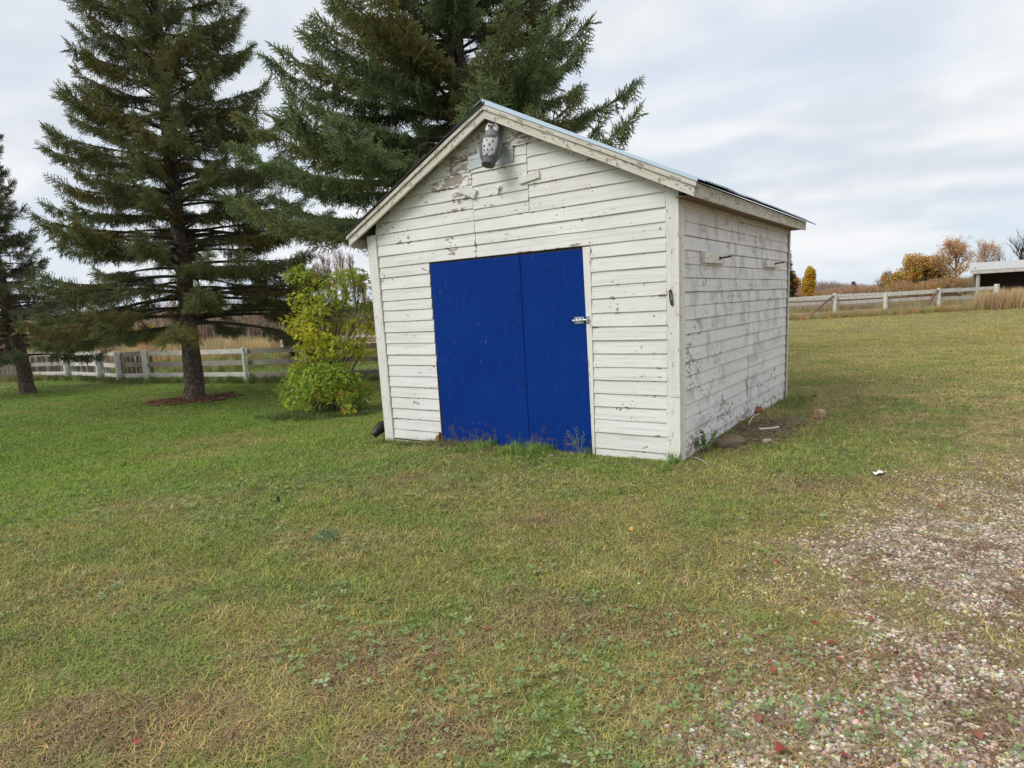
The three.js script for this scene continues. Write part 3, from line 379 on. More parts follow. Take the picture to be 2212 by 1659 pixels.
// --- the plastic owl hung under the gable
{
  const owl = thing('owl_decoy', 'grey plastic owl decoy with spotted breast hanging under the shed gable', 'owl decoy', PW(1.812, -0.235, 2.88));
  owl.scale.set(0.77, 0.91, 0.77); owl.rotation.order = 'YXZ'; owl.rotation.y = Math.atan2(-SDIR.x, -SDIR.z) + 0.36; owl.rotation.x = -0.33; owl.rotation.z = -0.11;
  const prof = [[0.0, 0.084], [0.012, 0.09], [0.07, 0.09], [0.085, 0.084], [0.10, 0.09], [0.15, 0.107], [0.21, 0.12], [0.27, 0.121], [0.315, 0.112], [0.35, 0.1], [0.375, 0.097], [0.41, 0.1], [0.445, 0.088], [0.47, 0.058], [0.482, 0.0]];
  const ownTex = tex(512, 512, (x, y) => { const a = x * 360, h = y * 0.482; const n = wrapn((p, q) => fbm(p, q, 3), x, y, 40, 60), st = wrapn((p, q) => vn(p, q), x, y, 90, 14); let c = mix3([0.10, 0.105, 0.115], [0.20, 0.205, 0.215], n); const fr = Math.abs(a - 90); if (fr < 58 && h > 0.1 && h < 0.30) { c = mix3(c, mix3([0.34, 0.345, 0.35], [0.62, 0.625, 0.62], st * 0.7 + n * 0.3), sstep(62, 48, fr) * sstep(0.1, 0.115, h) * sstep(0.302, 0.285, h)); } if (fr < 40 && h > 0.272 && h < 0.306) c = mix3(c, [0.045, 0.048, 0.06], sstep(0.35, 0.55, st * 0.6 + n * 0.5)); if (h < 0.088) c = mix3([0.055, 0.058, 0.065], [0.11, 0.115, 0.125], n); return c; });
  const mb = new MB(), N = 28; let prev = null;
  for (const [y, r] of prof) { const row = []; for (let k = 0; k <= N; k++) { const a = k / N * Math.PI * 2, sq = y > 0.1 && y < 0.34 ? 0.88 : 0.95, f = 1 + (y > 0.12 && y < 0.3 ? 0.02 * Math.cos(a * 14) : 0); row.push(mb.v(Math.cos(a) * r * f, y, Math.sin(a) * r * sq * f + (y > 0.3 ? 0.008 : 0), k / N, y / 0.482)); } if (prev) for (let k = 0; k < N; k++) { mb.tri(prev[k], row[k], row[k + 1]); mb.tri(prev[k], row[k + 1], prev[k + 1]); } prev = row; }
  part('body', mb.geo(), std({ map: ownTex, roughness: 0.6 }), owl);
  const bm = new MB(); bm.tube([V(0, 0.0, 0), V(0, 0.006, 0)], [0.083, 0.083], 24); const bs = part('base', bm.geo(), std({ color: rgb(0.10, 0.105, 0.115) }), owl);
  const hm = new MB(); hm.tube([V(0.012, -0.004, 0.01), V(0.012, 0.001, 0.01)], [0.022, 0.022], 14); part('base_hole', hm.geo(), M.black, bs);
  const dm = new MB(); for (const s of [-1, 1]) { const c = V(s * 0.04, 0.402, 0.092), r = []; const mid = dm.v(c.x, c.y, c.z + 0.016); for (let k = 0; k <= 20; k++) { const a = k / 20 * Math.PI * 2; r.push(dm.v(c.x + Math.cos(a) * 0.046, c.y + Math.sin(a) * 0.055, c.z - 0.012 - 0.012 * Math.abs(Math.cos(a)))); } for (let k = 0; k < 20; k++) dm.tri(mid, r[k], r[k + 1]); } const face = part('face', dm.geo(), std({ color: rgb(0.60, 0.60, 0.60), roughness: 0.6 }), owl);
  for (const s of [-1, 1]) { const e = new THREE.SphereGeometry(0.0125, 12, 8); e.translate(s * 0.038, 0.412, 0.104); part('eye', e, s < 0 ? M.black : std({ color: rgb(0.25, 0.09, 0.03), roughness: 0.3 }), face); }
  const bk = new THREE.ConeGeometry(0.011, 0.036, 8); bk.rotateX(2.6); bk.translate(0, 0.386, 0.112); part('beak', bk, M.black, owl);
  for (const s of [-1, 1]) { const m = new MB(); m.tube([V(s * 0.045, 0.45, 0.03), V(s * 0.058, 0.487, 0.034), V(s * 0.064, 0.512, 0.03)], [0.026, 0.015, 0.003], 8); part('ear_tuft', m.geo(), std({ color: rgb(0.15, 0.155, 0.165) }), owl); }
  for (const s of [-1, 1]) { const m = new MB(); m.tube([V(s * 0.098, 0.31, 0.0), V(s * 0.126, 0.22, -0.006), V(s * 0.108, 0.11, -0.012), V(s * 0.075, 0.03, -0.02)], [0.02, 0.036, 0.028, 0.008], 8); part('wing', m.geo(), std({ color: rgb(0.11, 0.115, 0.125) }), owl); }
  for (const [x, y] of [[-0.03, 0.245], [0.05, 0.235], [-0.062, 0.185], [0.012, 0.19], [-0.05, 0.13], [0.052, 0.14], [0.0, 0.132]]) { const z = Math.sqrt(Math.max(0, 0.0138 - x * x)) * 0.9; const g = new THREE.SphereGeometry(0.0115, 8, 6); g.scale(0.85, 1.25, 0.35); g.rotateY(Math.atan2(x, z)); g.translate(x, y, z + 0.002); part('feather_spot', g, M.black, owl); }
  for (const s of [-1, 1]) { const m = new MB(); for (let k = -1; k <= 1; k++) m.tube([V(s * 0.035 + k * 0.014, 0.098, 0.088), V(s * 0.035 + k * 0.016, 0.085, 0.098), V(s * 0.035 + k * 0.017, 0.068, 0.094)], [0.006, 0.007, 0.003], 6); part('foot', m.geo(), std({ color: rgb(0.55, 0.55, 0.54) }), owl); }
}
// ================================================================== SPRUCES: trunk, limbs, and a crown of needled sprays
function sprayGeo(seed, needleL = 0.027, needleW = 0.0105, core = 0.006, shoots = 7) { // grows along +y, 0.3 long, side shoots in one flat plane
  const r = rng(seed), mb = new MB();
  const shoot = (o, d, L, n, tip) => {
    const s = d.clone().cross(V(0.1, 0.2, 1)).normalize(), t = s.clone().cross(d).normalize();
    const e = o.clone().addScaledVector(d, L), w = core, cc = [0.8, 0.78, 0.72]; for (const ax of [s, t]) { const m = o.clone().lerp(e, 0.4), a = mb.v(o.x + ax.x * w * 0.4, o.y + ax.y * w * 0.4, o.z + ax.z * w * 0.4, 0, 0, cc), b = mb.v(m.x - ax.x * w, m.y - ax.y * w, m.z - ax.z * w, 0, 0, cc), b2 = mb.v(m.x + ax.x * w, m.y + ax.y * w, m.z + ax.z * w, 0, 0, cc), c = mb.v(e.x, e.y, e.z, 0, 0, cc); mb.tri(a, b, b2); mb.tri(b, c, b2); }
    for (let k = 0; k < n; k++) { const q = (k + r() * 0.8) / n, p = o.clone().addScaledVector(d, q * L), az = k * 2.4 + r(), out = s.clone().multiplyScalar(Math.cos(az)).addScaledVector(t, Math.sin(az)), f = 0.55 + 0.35 * q, dir = d.clone().multiplyScalar(f).addScaledVector(out, 1 - f * 0.45).normalize(), wv = dir.clone().cross(out.clone().cross(d)).normalize().multiplyScalar(needleW / 2), L2 = needleL * (0.75 + 0.5 * r()), g = 0.75 + 0.5 * r() * (0.6 + 0.4 * q), col = [g, g, g * 0.95], s2 = s.clone().multiplyScalar(0);
      const side = dir.clone().cross(V(r() - 0.5, r() - 0.5, r() - 0.5)).normalize().multiplyScalar(needleW / 2); const A = mb.v(p.x + side.x, p.y + side.y, p.z + side.z, 0, 0, col), B = mb.v(p.x - side.x, p.y - side.y, p.z - side.z, 0, 0, col), C = mb.v(p.x + dir.x * L2, p.y + dir.y * L2, p.z + dir.z * L2, 0, 0, col); mb.tri(A, B, C); }
  };
  shoot(V(0, 0, 0), V(0, 1, 0), 0.30, 44);
  for (let k = 0; k < shoots; k++) { const y = 0.02 + k * 0.23 / shoots, s = k % 2 ? 1 : -1, L = lerp(0.17, 0.07, k / (shoots - 1)) * (0.8 + 0.4 * r()); shoot(V(0, y, 0), V(s * 0.78, 0.62, (r() - 0.5) * 0.5).normalize(), L, Math.round(L * 210)); }
  return mb.geo();
}
const sprayA = [sprayGeo(5), sprayGeo(6, 0.025)], sprayB = [sprayGeo(8, 0.028, 0.0105, 0.008, 6), sprayGeo(9, 0.027, 0.0105, 0.008, 6)];
const needleMat = new THREE.MeshPhysicalMaterial({ vertexColors: true, side: THREE.DoubleSide, roughness: 0.9, transmission: 0.38, thickness: 0, specularIntensity: 0.5 });
const inShed = (p, m = 0.3) => { const dx = p.x - SA.x, dz = p.z - SA.z, u = dx * FD.x + dz * FD.z, v = dx * SDIR.x + dz * SDIR.z; return u > -0.3 - m && u < SW + 0.25 + m && v > -0.2 - m && v < SD + 0.2 + m && p.y < 3.75 - Math.abs(u - RIDGE) * 0.45 + m * 0.3; };
function spruce(o) {
  const r = rng(o.seed), g = thing('spruce_tree', o.label, 'spruce tree', o.base, 'spruce trees around the shed');
  const lean = (h) => V(o.lean[0] * h, h, o.lean[1] * h), tp = [], tr = [];
  for (let k = 0; k <= 26; k++) { const h = -0.15 + (o.H + 0.15) * Math.pow(k / 26, 1.5); tp.push(lean(h).add(V((vn(k * 0.7, o.seed) - 0.5) * 0.05, 0, (vn(k * 0.7, o.seed + 9) - 0.5) * 0.05))); tr.push((o.r0 * Math.pow(1 - Math.max(0, h) / o.H, 0.85) + 0.012) * (1 + 0.45 * Math.exp(-Math.max(0, h + 0.1) * 5))); }
  { const mb = new MB(); mb.tube(tp, tr, 16, 0.1); part('trunk', mb.geo(), M.bark, g); }
  const lists = [[], []], limbs = new MB(), dead = new MB();
  let h = o.h0, az = r() * 6.28;
  const add = (p, d, s, col) => { const w = p.clone().add(g.position); if (inShed(w)) return; const rot = new THREE.Quaternion().setFromUnitVectors(V(0, 1, 0), d); const roll = new THREE.Quaternion().setFromAxisAngle(V(0, 1, 0), o.flat ? (Math.abs(d.y) > 0.7 ? r() * 6.28 : (r() - 0.5) * 1.2) : r() * 6.28); lists[r() < 0.5 ? 0 : 1].push([TM(p, rot.multiply(roll), s), col]); };
  while (h < o.H - 0.3) {
    const f = h / o.H, n = f > 0.85 ? 3 : o.per;
    for (let k = 0; k < n; k++) {
      az += 2.4 + (r() - 0.5) * 0.5; const hh = h + (r() - 0.5) * 0.35; if (hh < o.h0 - 0.15) continue;
      const dirAz = az, ext = o.stretch ? o.stretch(dirAz, hh) : 1; const L = o.reach(hh) * (0.72 + 0.36 * r()) * ext; if (L < 0.15) continue;
      const e0 = lerp(o.e0, o.e1, Math.pow(f, 0.8)) + (r() - 0.5) * 0.22, droop = lerp(o.droop, 0.1, f), up = o.up, pts = [], rad = [], N = 9;
      const c0 = lean(hh), dx = Math.sin(dirAz), dz = Math.cos(dirAz), curl = (r() - 0.5) * 0.35;
      for (let q = 0; q <= N; q++) { const t = q / N, y = L * (Math.tan(e0) * t - droop * t * t * 1.1 + up * t * t * t * t), bend = curl * t * t; pts.push(V(c0.x + (dx + dz * bend) * L * t, c0.y + y, c0.z + (dz - dx * bend) * L * t)); rad.push(lerp(0.012 + 0.0125 * L, 0.004, Math.pow(t, 0.8))); }
      if (pts.some((p) => inShed(p.clone().add(g.position), 0.05))) { if (r() < 0.7) continue; }
      limbs.tube(pts, rad, 5, 0, null, false);
      const P2 = (t) => { const x = clamp(t, 0, 0.999) * N, i = Math.floor(x); return pts[i].clone().lerp(pts[i + 1], x - i); }, T2 = (t) => { const i = Math.min(N - 1, Math.floor(clamp(t) * N)); return pts[i + 1].clone().sub(pts[i]).normalize(); };
      const bareTo = clamp(o.bare(hh) + (r() - 0.5) * 0.18, 0.03, 0.92), brown = r() < o.brownP ? 0.5 + 0.5 * r() : r() * 0.25;
      // dead twigs on the shaded inner part
      for (let q = 0; q < L * 7 * clamp(bareTo + 0.1); q++) { const t = 0.12 + r() * Math.max(0.05, bareTo - 0.02), p = P2(t), d = T2(t), s = r() < 0.5 ? -1 : 1, l = (0.2 + 0.5 * r()) * Math.min(1, L * 0.5), out = V(d.z * s, 0, -d.x * s).multiplyScalar(0.75).add(d.clone().multiplyScalar(0.45)).add(V(0, -0.45 * r() - 0.05, 0)).normalize(); const e = p.clone().addScaledVector(out, l), m = p.clone().addScaledVector(out, l * 0.5).add(V(0, 0.03, 0)); if (!inShed(e.clone().add(g.position))) { dead.tube([p, m, e], [0.006, 0.004, 0.002], 3, 0, null, false); for (let y = 0; y < 2; y++) { const b = p.clone().lerp(e, 0.4 + 0.3 * y), e2 = b.clone().add(V((r() - 0.5) * 0.25, -0.08 - 0.14 * r(), (r() - 0.5) * 0.25)); dead.tube([b, e2], [0.0035, 0.0015], 3, 0, null, false); } } }
      // live branchlets
      const step = o.step / L; for (let t = bareTo; t < 1; t += step * (0.7 + 0.6 * r())) for (const s of [-1, 1]) {
        const p = P2(t), d = T2(t), bl = Math.min(o.blMax, (0.10 + 0.44 * Math.pow(1 - t, 0.75)) * Math.pow(L, 0.75) * 0.62) * (0.6 + 0.6 * r()) * Math.min(1, (t - bareTo) * 5 + 0.45);
        const out = V(d.z * s, 0, -d.x * s).normalize().multiplyScalar(0.72 + 0.25 * r()).add(d.clone().multiplyScalar(0.75)).add(V(0, -o.hang * (0.4 + 1.1 * r()) + o.lift * r(), 0)).normalize();
        const ns = Math.max(1, Math.round(bl / 0.15));
        for (let y = 0; y < ns; y++) { const pp = p.clone().addScaledVector(out, bl * (y + 0.1 * r()) / ns); pp.y -= o.hang * 0.35 * Math.pow(bl * y / ns, 1.3); const dd = out.clone().add(V((r() - 0.5) * 0.6, (r() - 0.5) * 0.5 - o.hang * 0.25 * (y / ns), (r() - 0.5) * 0.6)).normalize(); const sc = (0.62 + 0.5 * r()) * o.size; const k2 = r(); let col = mix3(o.c0, o.c1, 0.15 + 0.75 * k2); col = mix3(col, o.c2, brown * 0.8 * (0.4 + 0.6 * r())); add(pp, dd, sc, col); }
        if (r() < o.pend) { const dd = V((r() - 0.5) * 0.7, -1, (r() - 0.5) * 0.7).normalize(); add(p, dd, (0.7 + 0.5 * r()) * o.size, mix3(mix3(o.c0, o.c1, 0.15 + 0.75 * r()), o.c2, 0.5 * brown)); }
      }
      for (let y = 0; y < 4; y++) { const d = T2(0.99).add(V((r() - 0.5) * 0.7, (r() - 0.1) * 0.5 + o.lift * 0.4, (r() - 0.5) * 0.7)).normalize(); add(P2(0.9 + 0.1 * r()), d, (0.8 + 0.35 * r()) * o.size, mix3(o.c0, o.c1, 0.15 + 0.75 * r())); }
      // clusters close to the trunk, brown with old cones
      if (o.core && r() < o.core) for (let y = 0; y < 14; y++) { const t = 0.03 + 0.2 * r(); const p = P2(t).add(V((r() - 0.5) * 0.3, (r() - 0.5) * 0.3, (r() - 0.5) * 0.3)); const d = V((r() - 0.5) * 1.4 + dx * 0.5, -0.2 - r() * 0.6, (r() - 0.5) * 1.4 + dz * 0.5).normalize(); add(p, d, (0.7 + 0.4 * r()) * o.size, mix3(mix3(o.c0, o.c1, 0.15 + 0.75 * r()), o.c2, 0.45 + 0.5 * r())); }
    }
    h += o.gap * (0.8 + 0.4 * r()) * (h > o.Hvis ? 1.7 : 1);
  }
  part('limbs', limbs.geo(), M.limb, g).userData.kind = 'stuff'; if (dead.p.length) { const dm = part('dead_twigs', dead.geo(), M.limb, g); dm.userData.kind = 'stuff'; }
  lists.forEach((l, k) => inst('crown', o.spray[k], needleMat, l, g));
  return g;
}
const baseA = onGround(424, 862), baseC = onGround(64, 851), baseB = at(1014, 600, 13.7); baseB.y = groundY(baseB.x, baseB.z);
spruce({ seed: 21, base: baseA, label: 'tall olive-green spruce standing on the lawn left of the shed', H: 15.5, Hvis: 9.5, r0: 0.225, lean: [0.004, 0], h0: 1.95, stretch: (a) => (Math.sin(a) > 0.3 ? 1.13 : 1), per: 6, gap: 0.26, e0: -0.02, e1: 0.62, droop: 0.36, up: 0.22, hang: 0.55, lift: 0.12, pend: 0.55, size: 1.0, step: 0.085, blMax: 0.62, brownP: 0.26, core: 0.26,
  reach: (h) => (h < 3.2 ? lerp(3.9, 3.5, clamp((h - 1.6) / 1.6)) : lerp(3.45, 0.25, Math.pow((h - 3.2) / 12.3, 0.92))), bare: (h) => lerp(0.54, 0.42, clamp(h / 8)), c0: [0.12, 0.145, 0.062], c1: [0.28, 0.335, 0.14], c2: [0.36, 0.26, 0.085], spray: sprayA });
spruce({ seed: 33, base: baseB, label: 'big blue-green spruce rising right behind the shed roof', H: 17, Hvis: 9, r0: 0.24, lean: [0.0, 0], h0: 2.3, per: 6, gap: 0.31, e0: 0.02, e1: 0.55, droop: 0.30, up: 0.27, hang: 0.42, lift: 0.28, pend: 0.6, size: 1.05, step: 0.085, blMax: 0.62, brownP: 0.3, core: 0.12,
  reach: (h) => (h < 4 ? lerp(4.3, 4.1, (h - 2.3) / 1.7) : lerp(4.1, 0.2, Math.pow((h - 4) / 13, 0.9))), stretch: (a, h) => (Math.sin(a) < -0.5 && h < 2.95 ? 0.4 : Math.sin(a) < -0.6 && h < 4.4 ? 1.2 : h < 3.7 && Math.cos(a) > 0.25 ? 0.35 : Math.sin(a) > 0.55 && h > 3.4 && h < 5.3 ? 0.94 : Math.sin(a) > 0.7 && h < 3.4 ? 0.9 : Math.sin(a) > 0.6 && h > 5.2 && h < 7 ? 0.85 : 1), bare: (h) => lerp(0.62, 0.28, clamp((h - 2.2) / 2.8)), c0: [0.14, 0.195, 0.095], c1: [0.33, 0.45, 0.215], c2: [0.36, 0.28, 0.085], spray: sprayB });
spruce({ seed: 47, base: baseC, label: 'leaning grey-trunked spruce at the far left edge of the lawn', H: 14.5, Hvis: 11, r0: 0.2, lean: [-0.115, 0], h0: 1.35, per: 6, gap: 0.3, e0: -0.05, e1: 0.7, droop: 0.34, up: 0.2, hang: 0.42, lift: 0.12, pend: 0.5, size: 1.15, step: 0.11, blMax: 0.6, brownP: 0.3, core: 0.2,
  reach: (h) => (h < 2.8 ? 2.4 : h < 4 ? lerp(2.4, 1.15, (h - 2.8) / 1.2) : lerp(1.15, 0.15, Math.pow((h - 4) / 10.5, 1.1))), bare: () => 0.42, c0: [0.09, 0.105, 0.065], c1: [0.23, 0.265, 0.14], c2: [0.30, 0.225, 0.115], spray: sprayA });

// needle litter in a ring under the nearer spruce
{
  const r = rng(5), mb = new MB(); for (let k = 0; k < 5; k++) { const a = r() * 6.28, w = 0.004, l = 0.05, d = V(Math.sin(a) * l, 0.012, Math.cos(a) * l); mb.tri(mb.v(-w + k * 0.02, 0, 0), mb.v(w + k * 0.02, 0, k * 0.015), mb.v(d.x, d.y, d.z)); }
  const list = []; for (let k = 0; k < 4200; k++) { const a = r() * 6.28, q = Math.sqrt(r()) * 1.05, x = baseA.x + Math.cos(a) * q * 1.1, z = baseA.z + 0.1 + Math.sin(a) * q; if (q < 0.2 || vn(x * 4, z * 4) < q * 0.55 - 0.1) continue; list.push([TM(V(x, groundY(x, z) + 0.008 + 0.02 * r(), z), qEuler(0, r() * 6.28, 0), 0.8 + r()), mix3([0.13, 0.05, 0.03], [0.22, 0.10, 0.055], r())]); }
  inst('needle_litter', mb.geo(), std({ roughness: 1 }), list, scene, 'reddish brown needle litter around the foot of the olive spruce', 'needle litter');
}

// ================================================================== the leafy elder bush beside the shed
{
  const base = onGround(702, 893); const depth = -base.z, g = thing('elder_bush', 'tall yellow-green elder bush between the spruce and the shed', 'bush', base), r = rng(77);
  const rel = (px, py, d) => at(px + 10, py, depth + d).sub(base), sc = depth / 1412;
  // clumps: pixel centre, radii, depth offset, leaf count, colour (0 yellow .. 1 green)
  const clumps = [[640, 592, 34, 22, 0.2, 230, 0.55], [690, 600, 30, 18, 0.0, 120, 0.6], [745, 596, 36, 20, -0.2, 250, 0.5], [775, 612, 20, 22, 0.0, 120, 0.45], [652, 645, 40, 26, 0.1, 260, 0.4], [715, 640, 40, 26, 0.0, 270, 0.45], [672, 672, 30, 16, -0.3, 150, 0.5], [640, 700, 38, 26, 0.0, 330, 0.1], [675, 722, 40, 26, -0.3, 330, 0.12], [720, 690, 30, 20, 0.3, 120, 0.6], [775, 660, 26, 14, 0.2, 120, 0.75], [800, 672, 20, 18, 0.1, 90, 0.6], [760, 700, 36, 18, 0.1, 170, 0.35], [795, 712, 18, 14, 0.0, 80, 0.3], [710, 748, 40, 26, -0.3, 300, 0.4], [660, 758, 34, 28, -0.1, 280, 0.25], [752, 742, 36, 16, 0.0, 160, 0.3], [770, 762, 22, 14, 0.0, 90, 0.2], [690, 785, 42, 24, 0.0, 300, 0.45], [650, 815, 40, 30, -0.1, 420, 0.8], [700, 812, 52, 34, -0.4, 700, 0.85], [745, 830, 34, 26, -0.2, 350, 0.8], [670, 842, 44, 24, -0.5, 380, 0.75], [722, 850, 40, 16, -0.5, 220, 0.6], [632, 800, 22, 24, 0.0, 140, 0.5], [625, 868, 24, 18, -0.2, 120, 0.7], [742, 884, 16, 14, -0.7, 70, 0.3], [655, 870, 18, 14, -0.5, 60, 0.7], [612, 840, 22, 24, 0.1, 160, 0.8], [772, 846, 26, 24, 0.2, 200, 0.75], [765, 872, 22, 14, 0.1, 90, 0.7]];
  const leaf = new MB(); for (let k = 0; k < 5; k++) { const y = k === 0 ? 0.085 : 0.02 + Math.floor((k - 1) / 2) * 0.035, s = k === 0 ? 0 : k % 2 ? 1 : -1, a = s * 1.0, L = 0.07 - 0.006 * k, w = 0.019, dx = Math.sin(a), dy = Math.cos(a); const pt = (t, q, z) => leaf.v(dx * L * t + dy * w * q, y + dy * L * t - dx * w * q, z, 0, 0, [1, 1, 1]); const A = pt(0, 0, 0), B = pt(0.4, -1, 0.008), C = pt(0.45, 0, -0.004), D = pt(0.4, 1, 0.008), E = pt(1, 0, -0.014); leaf.tri(A, C, B); leaf.tri(A, D, C); leaf.tri(B, C, E); leaf.tri(C, D, E); }
  const list = [], stems = new MB();
  for (const [px, py, rx, ry, dd, n, green] of clumps) {
    const c = rel(px, py, dd), N = Math.round(n * (py < 775 ? 0.8 : 0.8));
    for (let k = 0; k < N; k++) { let x, y, z; do { x = r() * 2 - 1; y = r() * 2 - 1; z = r() * 2 - 1; } while (x * x + y * y + z * z > 1); const p = c.clone().add(V(x * rx * sc * 1.08, y * ry * sc * 1.08, z * rx * sc)); if (p.y < 0.04) continue; if (inShed(p.clone().add(base), 0)) continue; let col = mix3([0.66, 0.63, 0.05], [0.28, 0.46, 0.06], clamp(green + (r() - 0.5) * 0.55)); if (r() < 0.06) col = [0.36, 0.20, 0.05]; const tone = 0.75 + 0.45 * r(); list.push([TM(p, qEuler((r() - 0.5) * 1.6 + 0.6, r() * 6.28, (r() - 0.5) * 2.2 + Math.PI * (r() < 0.5 ? 0.6 : 1)), 0.45 + 0.5 * r()), col.map((q) => q * tone)]); }
    // stem from the base to the clump, then twigs
    const b = V((r() - 0.5) * 0.5, 0, (r() - 0.5) * 0.4), m = b.clone().lerp(c, 0.5).add(V((r() - 0.5) * 0.15, 0.12, (r() - 0.5) * 0.15)); const w = 0.006 + 0.004 * c.y; stems.tube([b, b.clone().lerp(m, 0.5).add(V(0, 0.06, 0)), m, m.clone().lerp(c, 0.55), c], [w, w * 0.9, w * 0.75, w * 0.55, 0.004], 5, 0, null, false);
    for (let k = 0; k < 7; k++) { const a = m.clone().lerp(c, 0.4 + 0.6 * r()), e = c.clone().add(V((r() - 0.5) * 1.7 * rx * sc, (r() - 0.2) * 1.5 * ry * sc, (r() - 0.5) * 1.6 * rx * sc)); stems.tube([a, a.clone().lerp(e, 0.5).add(V(0, 0.02, 0)), e], [0.005, 0.004, 0.002], 4, 0, null, false); }
  }
  for (let k = 0; k < 9; k++) { const x = -0.35 + r() * 1.15, t = rel(670 + r() * 120, 600 + r() * 60, (r() - 0.5) * 0.6); const b = V(x * 0.5, 0, (r() - 0.5) * 0.5); stems.tube([b, b.clone().lerp(t, 0.4).add(V(0, 0.15, 0)), b.clone().lerp(t, 0.75), t], [0.014, 0.011, 0.008, 0.003], 5, 0, null, false); }
  part('stems', stems.geo(), M.stem, g);
  inst('leaves', leaf.geo(), new THREE.MeshPhysicalMaterial({ vertexColors: true, side: THREE.DoubleSide, roughness: 0.8, transmission: 0.35, thickness: 0, specularIntensity: 0.4 }), list, g);
}
// ================================================================== GRASS, GRAVEL, WEEDS
{
  const r = rng(101);
  function tuft(seed, n, L, W, spread, flat, straw) {
    const q = rng(seed), mb = new MB();
    for (let k = 0; k < n; k++) {
      const a = q() * 6.28, b = q() * 6.28, rr = Math.sqrt(q()) * spread, o = V(Math.cos(a) * rr, -0.004, Math.sin(a) * rr), l = L * (0.55 + 0.75 * q()), lean = flat * (0.25 + q()), w = W * (0.7 + 0.6 * q()) / 2, d = V(Math.cos(b), 0, Math.sin(b)), s = V(-d.z, 0, d.x).multiplyScalar(w);
      const g = 0.72 + 0.55 * q(), col = q() < straw ? [1.65 * g, 1.25 * g, 1.35 * g] : [g, g, g * 0.9];
      const m = o.clone().addScaledVector(d, Math.sin(lean * 0.5) * l * 0.5).add(V(0, Math.cos(lean * 0.5) * l * 0.5, 0)), e = m.clone().addScaledVector(d, Math.sin(lean) * l * 0.5).add(V(0, Math.max(-0.3, Math.cos(lean)) * l * 0.5, 0)); e.y = Math.max(e.y, 0.003);
      const A = mb.v(o.x + s.x, o.y, o.z + s.z, 0, 0, col), B = mb.v(o.x - s.x, o.y, o.z - s.z, 0, 0, col), C = mb.v(m.x + s.x * 0.8, m.y, m.z + s.z * 0.8, 0, 0, col), D = mb.v(m.x - s.x * 0.8, m.y, m.z - s.z * 0.8, 0, 0, col), E = mb.v(e.x, e.y, e.z, 0, 0, col); mb.tri(A, B, D); mb.tri(A, D, C); mb.tri(C, D, E);
    }
    return mb.geo();
  }
  const near = [tuft(1, 16, 0.036, 0.0031, 0.045, 1.25, 0.16), tuft(2, 15, 0.046, 0.003, 0.05, 1.5, 0.26), tuft(3, 16, 0.030, 0.0034, 0.045, 1.0, 0.12)], mid = [tuft(4, 34, 0.030, 0.0055, 0.13, 1.2, 0.14), tuft(5, 34, 0.033, 0.0055, 0.14, 1.4, 0.18)], far = [tuft(6, 46, 0.038, 0.015, 0.5, 1.2, 0.12)], tall = [tuft(7, 16, 0.13, 0.005, 0.07, 1.0, 0.12), tuft(8, 14, 0.15, 0.005, 0.07, 1.3, 0.2)];
  const L = { near: near.map(() => []), mid: mid.map(() => []), far: far.map(() => []), tall: tall.map(() => []) };
  const put = (set, x, z, s, col, sy = 1) => { const l = L[set]; l[Math.floor(r() * l.length)].push([TM(V(x, groundY(x, z), z), qEuler((r() - 0.5) * 0.25, r() * 6.28, (r() - 0.5) * 0.25), V(s, s * sy, s)), col]); };
  const vary = (c, k = 1) => { const t = 1 + (r() - 0.5) * 0.5 * k, w = (r() - 0.5) * 0.22 * k; return [c[0] * t * (1 + w), c[1] * t, c[2] * t * (1 - w)]; };
  const seen = (x, z, m) => { const a = x / -z; return a > -0.92 - m && a < 0.88 + m; };
  const blocked = (x, z) => { const [u, v] = shedUV(x, z); return u > -0.01 && u < SW + 0.02 && v > -0.015 && v < SD; };
  const blade = (q, x, z) => { let c = turf(q); const cl = fbm(x * 7 + 3, z * 7 + 8, 2), c2 = fbm(x * 2.6 + 30, z * 2.6, 3); c = mix3(c, [0.46, 0.40, 0.18], 0.5 * sstep(0.62, 0.76, cl) * (1 - 0.6 * q.lush)); c = mix3(c, [0.16, 0.255, 0.05], 0.7 * sstep(0.55, 0.7, c2)); c = mix3(c, [0.36, 0.27, 0.13], q.thatch * 0.5); c = mix3(c, TAN, q.gravel * 0.55); return c; };
  const scatter = (set, z0, z1, per, s0, s1) => { const area = 0.9 * (z1 * z1 - z0 * z0) + 1.2 * (z1 - z0), N = Math.round(area * per); for (let k = 0; k < N; k++) { const z = -Math.sqrt(lerp(z0 * z0, z1 * z1, r())), x = (r() * 2 - 1) * (-z * 0.92 + 0.4); if (blocked(x, z)) continue; const q = zones(x, z); const keep = (1 - 0.92 * q.gravel) * (1 - 0.85 * q.soil) * (1 - 0.4 * q.thatch); if (r() > keep) continue; const hgt = 0.72 + 0.25 * q.lush + 0.35 * (q.n2 - 0.5) - 0.25 * q.dry; put(set, x, z, lerp(s0, s1, r()), vary(blade(q, x, z), set === 'near' ? (z < -4.5 ? 0.7 : 1) : set === 'mid' ? 0.55 : 0.35), hgt * 0.85); } };
  scatter('near', 1.55, 3.2, 1700, 0.75, 1.35); scatter('near', 3.2, 5.2, 1050, 0.8, 1.4); scatter('near', 5.2, 8.5, 480, 0.9, 1.5); scatter('mid', 8.5, 14, 190, 0.9, 1.5); scatter('mid', 14, 22, 80, 1.1, 1.8); scatter('far', 22, 40, 14, 0.9, 1.4);
